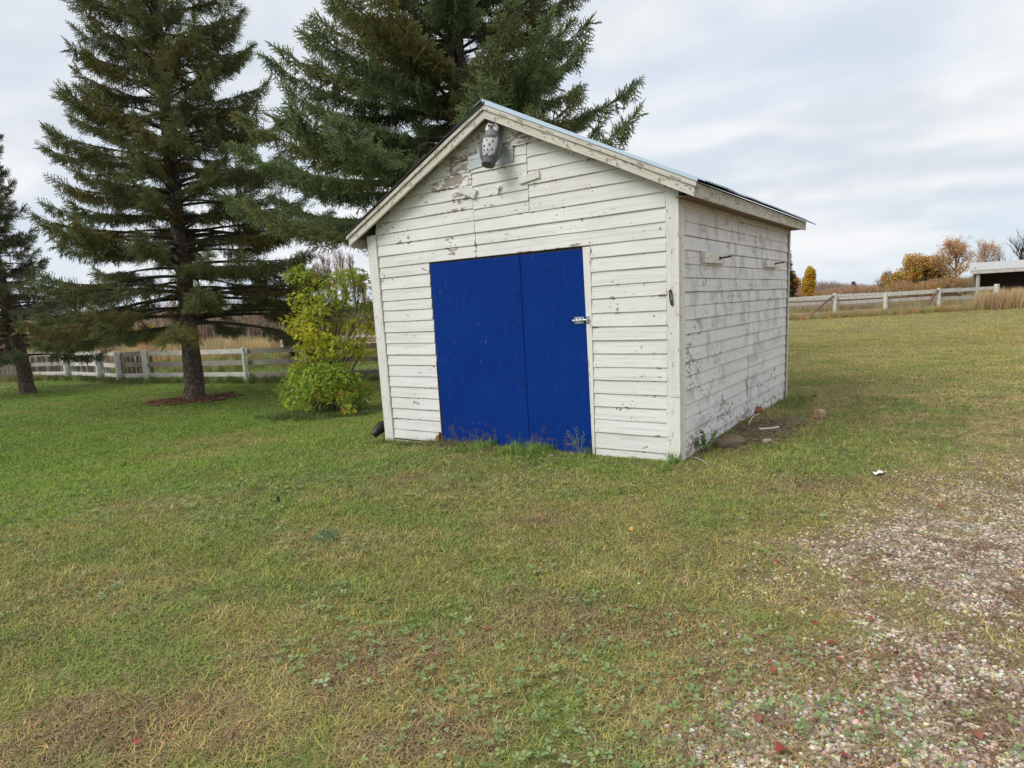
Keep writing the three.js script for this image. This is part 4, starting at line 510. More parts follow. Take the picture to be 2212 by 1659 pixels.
  // longer, brighter grass the mower misses along the shed and around the bush
  for (let k = 0; k < 430; k++) { const u = Math.pow(r(), 1.4) * 2.3 + 0.0, v = -0.03 - Math.pow(r(), 2) * 0.42; if (fbm(u * 3.1, 5, 2) < 0.36) continue; const p = PW(u, v, 0); put('tall', p.x, p.z, 0.45 + 0.6 * r(), vary([0.16, 0.27, 0.05])); }
  for (let k = 0; k < 130; k++) { const u = 2.3 + r() * 1.5, v = -0.03 - r() * 0.25, p = PW(u, v, 0); put('tall', p.x, p.z, 0.35 + 0.35 * r(), vary([0.15, 0.165, 0.05])); }
  for (let k = 0; k < 520; k++) { const v = r() * 4.6 - 0.15, u = -0.9 - r() * 1.3 - (v < 0.3 ? -0.75 : 0), p = PW(u, v, 0); put('tall', p.x, p.z, 0.25 + 0.3 * r(), vary([0.16, 0.26, 0.05])); }
  for (let k = 0; k < 90; k++) { const v = 3.2 + r() * 1.2, u = -0.05 - r() * 0.35, p = PW(u, v, 0); put('tall', p.x, p.z, 0.3 + 0.4 * r(), vary([0.17, 0.24, 0.06])); }
  const bb = onGround(675, 897); for (let k = 0; k < 900; k++) { const ga = r() * 6.28, gr = Math.pow(r(), 0.7) * (0.6 + 0.8 * vn(ga * 2 + 5, 2)), x = bb.x + Math.cos(ga) * gr * 1.35 + 0.1, z = bb.z + Math.sin(ga) * gr * 0.6 + 0.2; if (blocked(x, z)) continue; put('tall', x, z, 0.35 + 0.8 * r(), vary(mix3([0.08, 0.15, 0.036], [0.17, 0.21, 0.06], r()))); }
  const gm = std({ vertexColors: true, roughness: 0.85 });
  for (const k in L) L[k].forEach((l, n) => l.length && inst(k === 'tall' ? 'long_grass' : 'lawn_grass', { near, mid, far, tall }[k][n], gm, l, scene, k === 'tall' ? 'longer green grass left along the shed and under the bush' : 'short mown grass mixed green and straw coloured', 'grass'));

  // gravel: rounded pebbles
  const peb = [0, 1, 2].map((s) => { const g = new THREE.IcosahedronGeometry(1, 1), p = g.attributes.position; for (let k = 0; k < p.count; k++) { const v = V(p.getX(k), p.getY(k), p.getZ(k)), f = 0.82 + 0.36 * vn(v.x * 1.6 + s * 9 + 20, v.y * 1.6 + v.z * 2.3 + 20); p.setXYZ(k, v.x * f, v.y * f * 0.58, v.z * f * 0.8); } g.computeVertexNormals(); return g; });
  const pl = [[], [], []]; const tones = [[0.66, 0.59, 0.46], [0.58, 0.50, 0.37], [0.72, 0.67, 0.56], [0.46, 0.39, 0.29], [0.40, 0.35, 0.29], [0.42, 0.33, 0.25], [0.29, 0.26, 0.24], [0.26, 0.17, 0.14]];
  for (let k = 0; k < 170000; k++) { const z = -(1.5 + Math.pow(r(), 0.85) * 4.6), x = 0.2 + r() * (-z * 0.95); if (x < 0.35 + 0.55 * (-z - 1.95) && r() < 0.85) continue; const q = zones(x, z); if (r() > q.gravel * 0.95 * (0.3 + 0.7 * sstep(0.36, 0.52, fbm(x * 6.5 + 7, z * 6.5 + 2, 3))) + 0.012) continue; const s = 0.0028 + 0.0082 * Math.pow(r(), 2.3) + (r() < 0.02 ? 0.005 : 0); pl[k % 3].push([TM(V(x, groundY(x, z) + s * 0.25, z), qEuler((r() - 0.5) * 0.6, r() * 6.28, (r() - 0.5) * 0.6), s * 1.05), tones[Math.floor(Math.pow(r(), 1.35) * 8)].map((c) => c * (0.8 + 0.4 * r()))]); }
  for (let k = 0; k < 700; k++) { const u = -0.1 - r() * 0.9, v = 0.2 + r() * 3, p = PW(u, v, 0); if (zones(p.x, p.z).soil < 0.4) continue; pl[k % 3].push([TM(V(p.x, groundY(p.x, p.z) + 0.003, p.z), qEuler(0, r() * 6.28, 0), 0.004 + 0.009 * r()), [0.28, 0.22, 0.16].map((c) => c * (0.7 + 0.7 * r()))]); }
  pl.forEach((l, k) => inst('gravel', peb[k], std({ roughness: 0.8 }), l, scene, 'cream and grey gravel showing through the worn turf', 'gravel'));

  // dead thatch: straw lying flat
  const sm = new MB(); for (let k = 0; k < 6; k++) { const a = r() * 6.28, l = 0.03 + 0.035 * r(), o = V((r() - 0.5) * 0.07, 0.003 + 0.008 * r(), (r() - 0.5) * 0.07), d = V(Math.cos(a) * l, 0.004 * r(), Math.sin(a) * l), s = V(-Math.sin(a), 0, Math.cos(a)).multiplyScalar(0.0017), g = 0.7 + 0.6 * r(); const A = sm.v(o.x + s.x, o.y, o.z + s.z, 0, 0, [g, g, g]), B = sm.v(o.x - s.x, o.y, o.z - s.z, 0, 0, [g, g, g]), C = sm.v(o.x + d.x, o.y + d.y, o.z + d.z, 0, 0, [g, g, g]); sm.tri(A, B, C); }
  const sl = []; for (let k = 0; k < 42000; k++) { const z = -(1.5 + Math.pow(r(), 0.75) * 6), x = (r() * 2 - 1) * (-z * 0.92 + 0.2); if (blocked(x, z)) continue; const q = zones(x, z); if (r() > 0.08 + 0.42 * q.thatch + 0.30 * q.gravel + 0.6 * q.soil + 0.2 * q.dry) continue; sl.push([TM(V(x, groundY(x, z) + 0.004, z), qEuler(0, r() * 6.28, 0), 0.7 + 0.8 * r()), r() < 0.4 ? [0.34, 0.27, 0.15] : mix3([0.22, 0.105, 0.065], [0.34, 0.21, 0.13], r())]); }
  inst('dry_thatch', sm.geo(), gm, sl, scene, 'dead straw and brown thatch lying in the turf', 'dead grass');

  // broad-leaved weeds, pale grey-green rosettes
  const wm = new MB(); for (let k = 0; k < 3; k++) { const a = k * 2.1 + r() * 1.6, l = 0.018 + 0.014 * r(), w = 0.0075, c = Math.cos(a), s = Math.sin(a), e = 0.35 + 0.5 * r(), pt = (t, q, y) => wm.v(c * l * t - s * w * q, y, s * l * t + c * w * q, 0, 0, [1, 1, 1]); const A = pt(0.1, 0, 0.004), B = pt(0.6, -1, e * l * 0.55), C = pt(0.6, 0, e * l * 0.45), D = pt(0.6, 1, e * l * 0.55), E = pt(0.95, -0.5, e * l * 0.62), F = pt(0.95, 0.5, e * l * 0.62); wm.tri(A, C, B); wm.tri(A, D, C); wm.tri(B, C, E); wm.tri(C, F, E); wm.tri(C, D, F); }
  const wl = []; for (let k = 0; k < 13000; k++) { const z = -(1.5 + Math.pow(r(), 0.9) * 5), x = (r() * 2 - 1) * (-z * 0.92 + 0.2); if (blocked(x, z)) continue; const q = zones(x, z), m = fbm(x * 1.4 + 50, z * 1.4 + 20, 3); if (r() > sstep(0.46, 0.66, m + 0.14 * sstep(3.4, 2.2, -z) - 0.3 * q.gravel) * 0.6) continue; wl.push([TM(V(x, groundY(x, z) + 0.012 + 0.018 * r(), z), qEuler((r() - 0.5) * 0.7, r() * 6.28, (r() - 0.5) * 0.7), 0.5 + 0.85 * Math.pow(r(), 1.5)), r() < 0.08 ? [0.28, 0.34, 0.19] : mix3([0.12, 0.20, 0.06], [0.24, 0.31, 0.11], r())]); }
  inst('weed_leaves', wm.geo(), std({ vertexColors: true, roughness: 0.7 }), wl, scene, 'small broad-leaved weeds growing in the turf', 'weeds');
  // the green weed by the corner, straw stems
}
// ------------------------------------------------------------------ single things lying about
{
  const r = rng(303);
  const stone = (s, sx, sy, sz, seed) => { const g = new THREE.IcosahedronGeometry(1, 3), p = g.attributes.position; for (let k = 0; k < p.count; k++) { const v = V(p.getX(k), p.getY(k), p.getZ(k)); const f = 0.75 + 0.4 * vn(v.x * 1.7 + seed, v.y * 1.7 + v.z * 1.9 + seed * 2) + 0.07 * vn(v.x * 7 + seed, v.y * 7 + v.z * 6); const q = (a) => Math.sign(a) * Math.pow(Math.abs(a), 0.72); p.setXYZ(k, q(v.x) * f * sx * s, q(v.y) * f * sy * s, q(v.z) * f * sz * s); } g.computeVertexNormals(); return g; };
  const rock = (px, py, geo, col, label, name = 'stone', rot = 0, lift = 0.02) => { const p = onGround(px, py); p.y += lift; const m = top(name, geo, std({ color: rgb(...col), map: woodTex }), label, name === 'stone' ? 'stone' : 'brick', null, p); m.rotation.y = rot; return m; };
  rock(1771, 902, stone(0.075, 1, 0.85, 0.7, 4), [0.62, 0.44, 0.28], 'pale sandy stone out on the grass beyond the soil patch', 'stone', 0.4, 0.04);
  rock(1757, 905, stone(0.055, 1.3, 0.5, 0.8, 7), [0.45, 0.24, 0.13], 'reddish flat stone lying against the pale sandy stone', 'stone', 1.2, 0.02);
  rock(1580, 963, stone(0.13, 1.25, 0.5, 0.75, 12), [0.23, 0.175, 0.12], 'big brown stone by the shed wall near the front corner', 'stone', 0.3, 0.03);
  rock(1555, 930, stone(0.05, 1, 0.7, 0.8, 21), [0.12, 0.09, 0.07], 'small dark stone against the foot of the side wall', 'stone', 0.3, 0.02);
  rock(1657, 955, stone(0.04, 1.2, 0.6, 0.8, 31), [0.5, 0.45, 0.4], 'small pale stone at the edge of the soil patch', 'stone', 0.3, 0.01);
  { const p = onGround(1637, 893), mb = new MB(); mb.box(0, 0.035, 0, 0.11, 0.065, 0.07); mb.box(0.0, 0.035, 0, 0.1, 0.06, 0.076); const m = top('brick', mb.geo(), std({ color: rgb(0.42, 0.17, 0.085), map: woodTex }), 'broken red brick leaning on the foot of the side wall', 'brick', null, p); m.rotation.set(0.2, 0.7, 0.3); }
  const stick = (a, b, w, mat, label, name, sag = 0.02) => { const A = onGround(...a), B = onGround(...b), mb = new MB(), pts = []; for (let k = 0; k <= 6; k++) { const p = A.clone().lerp(B, k / 6).sub(A); p.y += 0.012 + sag * Math.sin(k / 6 * Math.PI) + (vn(k * 0.9, w * 999) - 0.5) * 0.012; pts.push(p); } mb.tube(pts, pts.map((_, k) => w * (1 - 0.05 * k)), 6); return top(name, mb.geo(), mat, label, name.replace('_', ' '), null, A); };
  stick([1640, 929], [1683, 926], 0.013, M.white, 'white plastic rod lying on the bare soil beside the wall', 'plastic_rod', 0);
  stick([1690, 930], [1742, 918], 0.009, M.brownwood, 'brown stick lying beyond the white plastic rod', 'stick');
  stick([1617, 919], [1640, 897], 0.006, M.palewood, 'thin pale stick leaning towards the brick on the soil', 'stick', 0.04);
  stick([1495, 992], [1530, 1008], 0.008, M.greywood, 'grey stick at the shed front corner', 'stick');
  stick([765, 866], [800, 871], 0.007, M.palewood, 'pale bent stick in the grass between bush and shed', 'stick', 0.05);
  // black plastic pipe end sticking out behind the left corner
  { const p = onGround(836, 943), mb = new MB(); const pts = [V(0.16, 0.10, -0.16), V(0.06, 0.16, -0.02), V(-0.06, 0.145, 0.08), V(-0.15, 0.06, 0.15)]; mb.tube(pts, [0.085, 0.088, 0.075, 0.045], 12, 0.05, null, true); const m = top('downpipe_end', mb.geo(), M.black, 'black pipe end poking out behind the left corner of the shed', 'pipe', null, p); }
  { const p = onGround(601, 1087), mb = new MB(); mb.tube([V(0, 0, 0), V(0.003, 0.03, 0), V(0.004, 0.045, 0.002)], [0.011, 0.012, 0.008], 10); mb.tube([V(0.004, 0.045, 0.002), V(0.005, 0.058, 0.003)], [0.014, 0.013], 10); top('sprinkler_peg', mb.geo(), M.black, 'small black peg standing up in the lawn', 'peg', null, p); }
  { const p = onGround(1898, 1028); p.y += 0.03; const mb = new MB(); const n = 5, q = (i, j) => V((i / n - 0.5) * 0.11, 0.008 * Math.sin(i * 1.9 + j), (j / n - 0.5) * 0.045 + 0.01 * Math.sin(i * 1.3)); for (let i = 0; i < n; i++) for (let j = 0; j < n; j++) mb.quad(q(i, j), q(i + 1, j), q(i + 1, j + 1), q(i, j + 1)); const m = top('paper_scrap', mb.geo(), std({ color: rgb(0.82, 0.82, 0.83) }), 'crumpled white scrap of paper on the grass right of the shed', 'litter', null, p); m.rotation.y = 0.3; }
  // a fallen spruce sprig
  { const p = onGround(692, 1168); p.y += 0.035; const m = new THREE.InstancedMesh(sprayB[0], needleMat, 4); [[0, 0], [0.7, -0.02], [-0.75, 0.02], [2.9, 0.05]].forEach(([a, o], k) => { m.setMatrixAt(k, TM(V(o, 0, o), qEuler(0, a + 2.2, 0).multiply(qEuler(Math.PI / 2 - 0.1, 0, 0)), k === 3 ? 0.35 : 0.48)); m.setColorAt(k, rgb(0.24, 0.33, 0.19)); }); m.name = 'fallen_sprig'; m.position.copy(p); tag(m, 'fallen green spruce sprig lying on the lawn', 'sprig'); scene.add(m); }
  // leaves that have blown in
  const lg = (seed) => { const q = rng(seed), mb = new MB(), n = 7, L = 1; let pr = null; for (let k = 0; k <= n; k++) { const t = k / n, w = 0.42 * Math.pow(Math.sin(Math.PI * Math.pow(t, 0.8)), 0.8) + 0.01, y = 0.22 * Math.sin(t * 3) + 0.06 * q(), row = [mb.v((t - 0.5) * L, y + (0.4 + 0.4 * q()) * w, -w), mb.v((t - 0.5) * L, y, 0), mb.v((t - 0.5) * L, y + (0.3 + 0.5 * q()) * w, w)]; if (pr) { mb.tri(pr[0], row[0], row[1]); mb.tri(pr[0], row[1], pr[1]); mb.tri(pr[1], row[1], row[2]); mb.tri(pr[1], row[2], pr[2]); } pr = row; } mb.tube([V(0.48, 0.03, 0), V(0.7, 0.05, 0.04)], [0.018, 0.012], 4); return mb.geo(); };
  const leafG = [lg(1), lg(2), lg(3)], red = std({ color: rgb(0.26, 0.035, 0.028), roughness: 0.6 }), rust = std({ color: rgb(0.26, 0.085, 0.05), roughness: 0.7 }), yel = std({ color: rgb(0.62, 0.36, 0.07), roughness: 0.6 });
  const drop = (px, py, s, mat, label, group) => { const p = onGround(px, py); p.y += 0.014; const m = top('fallen_leaf', leafG[Math.floor(r() * 3)], mat, label, 'fallen leaf', group, p); m.rotation.set((r() - 0.5) * 1.3, r() * 6.28, (r() - 0.5) * 1.3); m.scale.setScalar(s * 0.66); };
  drop(1362, 1149, 0.055, yel, 'single yellow leaf on the grass in front of the shed');
  drop(1519, 1048, 0.05, rust, 'tan-orange leaf standing in the grass below the shed corner');
  drop(1688, 1632, 0.07, red, 'largest red leaf lying at the bottom edge of the gravel');
  drop(300, 1610, 0.045, red, 'red leaf alone in the turf near the bottom left');
  drop(1055, 1368, 0.04, red, 'red leaf alone in the turf straight below the blue doors');
  drop(1678, 1222, 0.045, red, 'red leaf on the turf above the gravel, farthest from the camera');
  drop(1860, 1550, 0.045, red, 'red leaf beside the pebbles low on the gravel right of the weeds');
  for (const [x, y, s] of [[1740, 1302, 0.035], [1760, 1352, 0.04], [1798, 1398, 0.045], [1812, 1432, 0.035], [1826, 1645, 0.04], [1900, 1502, 0.035], [1980, 1470, 0.04], [1664, 1440, 0.035]]) drop(x, y, s, red, 'small red leaf blown onto the gravel and turf', 'red leaves on the gravel edge');
  drop(2030, 1100, 0.07, rust, 'large curled brown leaf on the worn grass right of the shed');
  for (const [x, y, s] of [[1668, 1458, 0.06], [1640, 1560, 0.05], [2050, 1530, 0.05], [1940, 1420, 0.045], [2110, 1600, 0.06], [1880, 1345, 0.045], [1650, 1385, 0.04]]) drop(x, y, s, rust, 'small curled brown leaf lying on the gravel and turf', 'brown leaves on the ground');
  // weed growing against the side wall
  { const b = PW(-0.1, 0.4, 0); b.y = groundY(b.x, b.z); const g = thing('nettle_weed', 'green leafy weed growing against the side wall near the front corner', 'weed', b), mb = new MB(), ll = []; for (let s = 0; s < 4; s++) { const tp = V((r() - 0.5) * 0.3, 0.12 + 0.12 * r(), (r() - 0.5) * 0.18); mb.tube([V(0, -0.02, 0), tp.clone().multiplyScalar(0.5).add(V(0.01, 0.03, 0)), tp], [0.005, 0.004, 0.002], 5); for (let k = 0; k < 9; k++) { const p = tp.clone().multiplyScalar(0.3 + 0.7 * k / 8); ll.push([TM(p, qEuler((r() - 0.5), r() * 6.28, 0.2 - r()), 0.035 + 0.03 * r()), mix3([0.12, 0.22, 0.05], [0.13, 0.22, 0.06], r())]); } } part('stem', mb.geo(), M.stem, g); inst('leaves', leafG[0], std({ roughness: 0.7 }), ll, g); }
  { const b = PW(0.98, -0.1, 0); b.y = groundY(b.x, b.z); const g = thing('wispy_weed', 'thin wispy weed standing in front of the right door edge', 'weed', b), mb = new MB(); for (let s = 0; s < 6; s++) { const tp = V((r() - 0.5) * 0.26, 0.12 + 0.2 * r(), (r() - 0.5) * 0.1); mb.tube([V(0, -0.02, 0), tp.clone().multiplyScalar(0.5).add(V(0, 0.05, 0)), tp], [0.003, 0.0025, 0.0015], 4, 0, null, false); for (let k = 0; k < 4; k++) { const p = tp.clone().multiplyScalar(0.55 + 0.13 * k); mb.tube([p, p.clone().add(V((r() - 0.5) * 0.08, 0.05 * r(), (r() - 0.5) * 0.05))], [0.0018, 0.003], 3, 0, null, false); } } part('stems', mb.geo(), std({ color: rgb(0.22, 0.25, 0.14) }), g); }
}
const gp = (px, d) => { const p = at(px, 700, d); p.y = groundY(p.x, p.z); return p; };
// ================================================================== FENCES
const post = (parent, p, h, r0, mat, sq, label) => { const mb = new MB(); if (sq) mb.beam(p.clone().add(V(0, -0.3, 0)), p.clone().add(V(0, h, 0)), r0, r0, V(0.3, 0, 1)); else mb.tube([p.clone().add(V(0, -0.3, 0)), p.clone().add(V(0.01, h * 0.5, 0)), p.clone().add(V(0, h - 0.02, 0)), p.clone().add(V(0, h, 0))], [r0, r0 * 0.97, r0 * 0.93, r0 * 0.8], 10, 0.05); return part('post', mb.geo(), mat, parent, label); };
{
  const r = rng(55), g = V(0, 0, 0), F = thing('rail_fence', 'weathered white three-rail fence behind the left spruce', 'fence', g);
  const PO = [[-26.6, -29.4], [-23.6, -28.8], [-20.8, -28.1], [-18.3, -26.9], [-15.9, -25.2], [-14.6, -24.3], [-13.15, -23.5], [-8.75, -21.5], [-6.6, -20.85], [-4.0, -20.1], [-1.3, -19.3], [1.4, -18.6]].map(([x, z]) => V(x, groundY(x, z), z));
  const pale = std({ map: woodTex, color: rgb(0.90, 0.92, 0.89), bumpMap: grainBump, bumpScale: 0.003 });
  PO.forEach((p, k) => post(F, p, 1.16 + (r() - 0.5) * 0.06, k > 6 ? 0.075 : 0.1, k > 8 ? M.greywood : pale));
  const off = V(0.06, 0, -0.13);
  for (let k = 0; k < PO.length - 1; k++) for (const [h, w] of [[1.03, 0.16], [0.62, 0.15], [0.22, 0.15]]) { const a = PO[k].clone().add(off), b = PO[k + 1].clone().add(off); a.y += h + (r() - 0.5) * 0.05; b.y += h + (r() - 0.5) * 0.05; const mb = new MB(); mb.beam(a, b, 0.04, w * (0.9 + 0.2 * r())); part('rail', mb.geo(), k >= 7 ? M.greywood : k < 2 ? M.darkwood : r() < 0.25 ? M.greywood : M.palewood, F); }
  // plank windbreak standing behind its left part
  const W = thing('plank_windbreak', 'dark upright plank windbreak behind the left end of the rail fence', 'fence', V(0, 0, 0));
  for (let k = 0; k < 6; k++) { const a = PO[k], b = PO[k + 1], L = a.distanceTo(b), n = Math.floor(L / 0.24); for (let j = 0; j < n; j++) { if (k === 5 && j > n - 1) continue; if (r() < 0.1) continue; const t = (j + 0.5) / n, p = a.clone().lerp(b, t).add(V(0.14, 0, -0.34)), w = 0.14 + 0.07 * r(), h = 1.02 + 0.08 * r(), d = b.clone().sub(a).setY(0).normalize(), mb = new MB(); mb.beam(p.clone().add(V(0, -0.06, 0)), p.clone().add(V(0.03 * (r() - 0.5), h, 0)), 0.03, w, V(-d.x, 0, -d.z)); part('plank', mb.geo(), r() < 0.45 ? M.greywood : M.darkwood, W); } }
}
{
  const r = rng(66), F = thing('paddock_fence', 'white paddock fence with brown braces across the right field', 'fence', V(0, 0, 0));
  const PO = [[8.4, -36.2], [11.8, -36.4], [15.05, -36.6], [18.35, -36.9], [21.2, -36.9], [24.4, -37.2], [28.2, -37.9]].map(([x, z]) => V(x, groundY(x, z), z));
  const pale = std({ map: woodTex, color: rgb(0.86, 0.87, 0.81), bumpMap: grainBump, bumpScale: 0.003 }), pinkish = std({ map: woodTex, color: rgb(0.76, 0.70, 0.66), bumpMap: grainBump, bumpScale: 0.003 });
  PO.forEach((p, k) => post(F, p, [1.3, 1.25, 1.3, 1.36, 1.2, 1.33, 1.38][k] - 0.02, k === 6 ? 0.15 : 0.115, pale));
  for (let k = 0; k < PO.length - 1; k++) { const rails = k === 5 ? [[1.12, 0.19, pale], [0.68, 0.17, pinkish]] : k === 4 ? [[1.12, 0.17, pale], [0.80, 0.17, pinkish], [0.30, 0.16, M.greywood]] : [[1.06, 0.15, pale], [0.80, 0.18, pinkish], [0.26, 0.16, pinkish], [0.08, 0.14, pale]]; for (const [h, w, m] of rails) { const a = PO[k].clone().add(V(0, h + (r() - 0.5) * 0.06, -0.12)), b = PO[k + 1].clone().add(V(0, h + (r() - 0.5) * 0.06, -0.12)), mb = new MB(); mb.beam(a, b, 0.04, w); part('rail', mb.geo(), m, F); } }
  for (const [k, dx, mat] of [[3, -1.75, M.brownwood], [5, -1.0, M.brownwood]]) { const mb = new MB(); mb.tube([PO[k].clone().add(V(dx, -0.05, 0.15)), PO[k].clone().add(V(-0.12, 1.2, 0.1))], [0.06, 0.055], 8); part('brace', mb.geo(), mat, F); }
  const F2 = thing('corral_fence', 'grey rail corral fence farther back behind the white paddock fence', 'fence', V(0, 0, 0));
  const Q = [[11, -47], [15, -47.2], [19.5, -47.5], [24, -47.6], [28.5, -47.8], [33, -48]].map(([x, z]) => V(x, groundY(x, z), z)); Q.forEach((p) => post(F2, p, 1.25, 0.1, M.greywood));
  for (let k = 0; k < Q.length - 1; k++) for (const [h, m] of [[1.1, M.palewood], [0.72, M.brownwood], [0.36, M.greywood]]) { const a = Q[k].clone().add(V(0, h + (r() - 0.5) * 0.1, 0.1)), b = Q[k + 1].clone().add(V(0, h + (r() - 0.5) * 0.1, 0.1)), mb = new MB(); mb.beam(a, b, 0.04, 0.16); part('rail', mb.geo(), m, F2); }
  // small feed bunk of boards far behind the left fence
  const F3 = thing('pen_panel', 'low pale board pen out in the field behind the left fence', 'pen', V(0, 0, 0)); const L3 = [[-12.5, -36], [-9, -35.4], [-5.5, -35]].map(([x, z]) => V(x, groundY(x, z), z)); L3.forEach((p) => post(F3, p, 0.95, 0.07, M.palewood)); for (let k = 0; k < 2; k++) for (const h of [0.85, 0.45]) { const mb = new MB(); mb.beam(L3[k].clone().add(V(0, h, 0.08)), L3[k + 1].clone().add(V(0, h + 0.05, 0.08)), 0.04, 0.12); part('rail', mb.geo(), M.palewood, F3); }
}
// ================================================================== the cattle shelter
{
  const S = thing('cattle_shelter', 'open-fronted cattle shelter with pale roof at the right edge', 'shelter', gp(2102, 45)); S.rotation.y = -0.6;
  const add = (n, mat, f) => { const mb = new MB(); f(mb); return part(n, mb.geo(), mat, S); };
  const W = 16, D = 5.5, hF = 2.32, hB = 2.95;
  const roof = std({ color: rgb(0.66, 0.66, 0.69), roughness: 0.7, map: trimTex });
  for (let k = 0; k < 16; k++) add('roof_panel', roof, (m) => { const a = k - 0.25, b = k + 0.745; m.hexa([V(a, hF, 0.4), V(b, hF, 0.4), V(b, hB, -D), V(a, hB, -D), V(a, hF + 0.06, 0.4), V(b, hF + 0.06, 0.4), V(b, hB + 0.06, -D), V(a, hB + 0.06, -D)]); });
  add('fascia_board', M.fascia, (m) => m.box(W / 2 - 0.25, hF - 0.1, 0.36, W, 0.2, 0.05));
  add('back_wall', M.darkwood, (m) => m.box(W / 2, 1.3, -D + 0.1, W, 3.1, 0.08)); add('side_wall', M.darkwood, (m) => m.hexa([V(0, -0.3, -D + 0.15), V(0.06, -0.3, -D + 0.15), V(0.06, -0.3, -D - 0.1), V(0, -0.3, -D - 0.1), V(0, hB, -D + 0.15), V(0.06, hB, -D + 0.15), V(0.06, hB, -D - 0.1), V(0, hB, -D - 0.1)]));
  add('side_wall', M.darkwood, (m) => m.box(W - 0.1, 1.2, -D / 2, 0.08, 3, D)); add('side_wall', M.darkwood, (m) => m.box(0.05, 1.45, -D / 2 - 0.1, 0.06, 2.2, D - 0.6));
  for (const x of [0.2, 5, 10, 15]) add('post', std({ map: woodTex, color: rgb(0.58, 0.6, 0.55) }), (m) => m.tube([V(x, -0.3, 0.1), V(x, hF - 0.02, 0.1)], [0.13, 0.12], 10));
}
// ================================================================== TREES AND BRUSH FAR OFF
const clumpGeo = (n, R0, s, seed) => { const q = rng(seed), mb = new MB(); for (let k = 0; k < n; k++) { let p; do { p = V(q() * 2 - 1, q() * 2 - 1, q() * 2 - 1); } while (p.length() > 1); p.multiplyScalar(R0); const a = V(q() - 0.5, q() - 0.5, q() - 0.5).normalize().multiplyScalar(s), b = V(q() - 0.5, q() - 0.5, q() - 0.5).cross(a).normalize().multiplyScalar(s * 0.7), g = 0.75 + 0.5 * q(), c = [g, g, g]; const A = mb.v(p.x + a.x, p.y + a.y, p.z + a.z, 0, 0, c), B = mb.v(p.x + b.x, p.y + b.y, p.z + b.z, 0, 0, c), C = mb.v(p.x - a.x, p.y - a.y, p.z - a.z, 0, 0, c), D = mb.v(p.x - b.x, p.y - b.y, p.z - b.z, 0, 0, c); mb.tri(A, B, C); mb.tri(A, C, D); } return mb.geo(); };
const leafClump = clumpGeo(26, 0.5, 0.12, 3), thinClump = clumpGeo(9, 0.5, 0.10, 4), leafMat = new THREE.MeshPhysicalMaterial({ vertexColors: true, side: THREE.DoubleSide, roughness: 0.9, transmission: 0.3, thickness: 0, specularIntensity: 0.2 });
function branching(seed, H, opts) { // bare limbs; returns geometry and the twig ends
  const q = rng(seed), mb = new MB(), ends = [];
  const grow = (p, d, L, w, lvl) => { const n = 3, pts = [p]; let c = p.clone(), dd = d.clone(); for (let k = 0; k < n; k++) { dd = dd.clone().add(V((q() - 0.5) * 0.28, opts.rise * 0.25, (q() - 0.5) * 0.28)).normalize(); c = c.clone().addScaledVector(dd, L / n); pts.push(c); if (lvl > 0) ends.push(c); } mb.tube(pts, pts.map((_, k) => w * (1 - 0.55 * k / n)), lvl < 2 ? 5 : 3, 0, null, false); if (lvl < opts.levels) { const m = lvl === 0 ? opts.main : opts.kids; for (let k = 0; k < m; k++) { const t = lvl === 0 ? lerp(opts.from, 1, (k + q()) / m) : 0.3 + 0.7 * q(), x = clamp(t, 0, 0.999) * n, i = Math.floor(x), o = pts[i].clone().lerp(pts[i + 1], x - i), a = q() * 6.28, sp = opts.spread * (0.7 + 0.6 * q()); const nd = dd.clone().multiplyScalar(1).add(V(Math.cos(a) * sp, opts.rise * 0.4, Math.sin(a) * sp)).normalize(); grow(o, nd, L * (lvl === 0 ? opts.k0 * (1.15 - 0.65 * t) : 0.62) * (0.75 + 0.5 * q()), w * 0.5, lvl + 1); } } };
  grow(V(0, -0.2, 0), V((q() - 0.5) * 0.06, 1, (q() - 0.5) * 0.06).normalize(), H, opts.w, 0); return [mb.geo(), ends];
}
function farTree(name, label, base, H, seed, opts, leaves, group) { const g = thing(name, label, 'tree', base, group), [geo, ends] = branching(seed, H, opts), q = rng(seed + 1); part('trunk', geo, opts.mat || M.farbranch, g); if (leaves) { const l = []; for (const e of ends) { if (e.y < (leaves.min || 0)) continue; for (let k = 0; k < leaves.n; k++) { if (q() > leaves.p) continue; const f = clamp(e.y / H); l.push([TM(e.clone().add(V((q() - 0.5) * leaves.sp, (q() - 0.5) * leaves.sp, (q() - 0.5) * leaves.sp)), qEuler(q() * 6, q() * 6, q() * 6), leaves.s * (0.6 + 0.8 * q())), mix3(leaves.lo, leaves.hi, clamp(f + (q() - 0.5) * 0.5)).map((c) => c * (0.75 + 0.5 * q()))]); } } inst('crown', leaves.geo || leafClump, leafMat, l, g); } return g; }
const O = { rise: 0.5, levels: 3, main: 9, kids: 4, from: 0.22, spread: 0.75, k0: 0.5, w: 0.14 };
farTree('aspen_tree', 'narrow golden tree standing alone beyond the paddock fence', gp(1742, 108), 4.1, 501, { ...O, main: 16, from: 0.1, spread: 0.45, k0: 0.3, rise: 0.9 }, { n: 3, p: 0.8, s: 0.85, sp: 0.5, lo: [0.55, 0.34, 0.06], hi: [0.60, 0.40, 0.06] });
farTree('aspen_tree', 'orange tree half hidden by the back corner of the shed', gp(1703, 100), 3.2, 502, { ...O, main: 12, from: 0.1 }, { n: 3, p: 0.6, s: 0.8, sp: 0.6, lo: [0.30, 0.15, 0.035], hi: [0.38, 0.19, 0.03] });
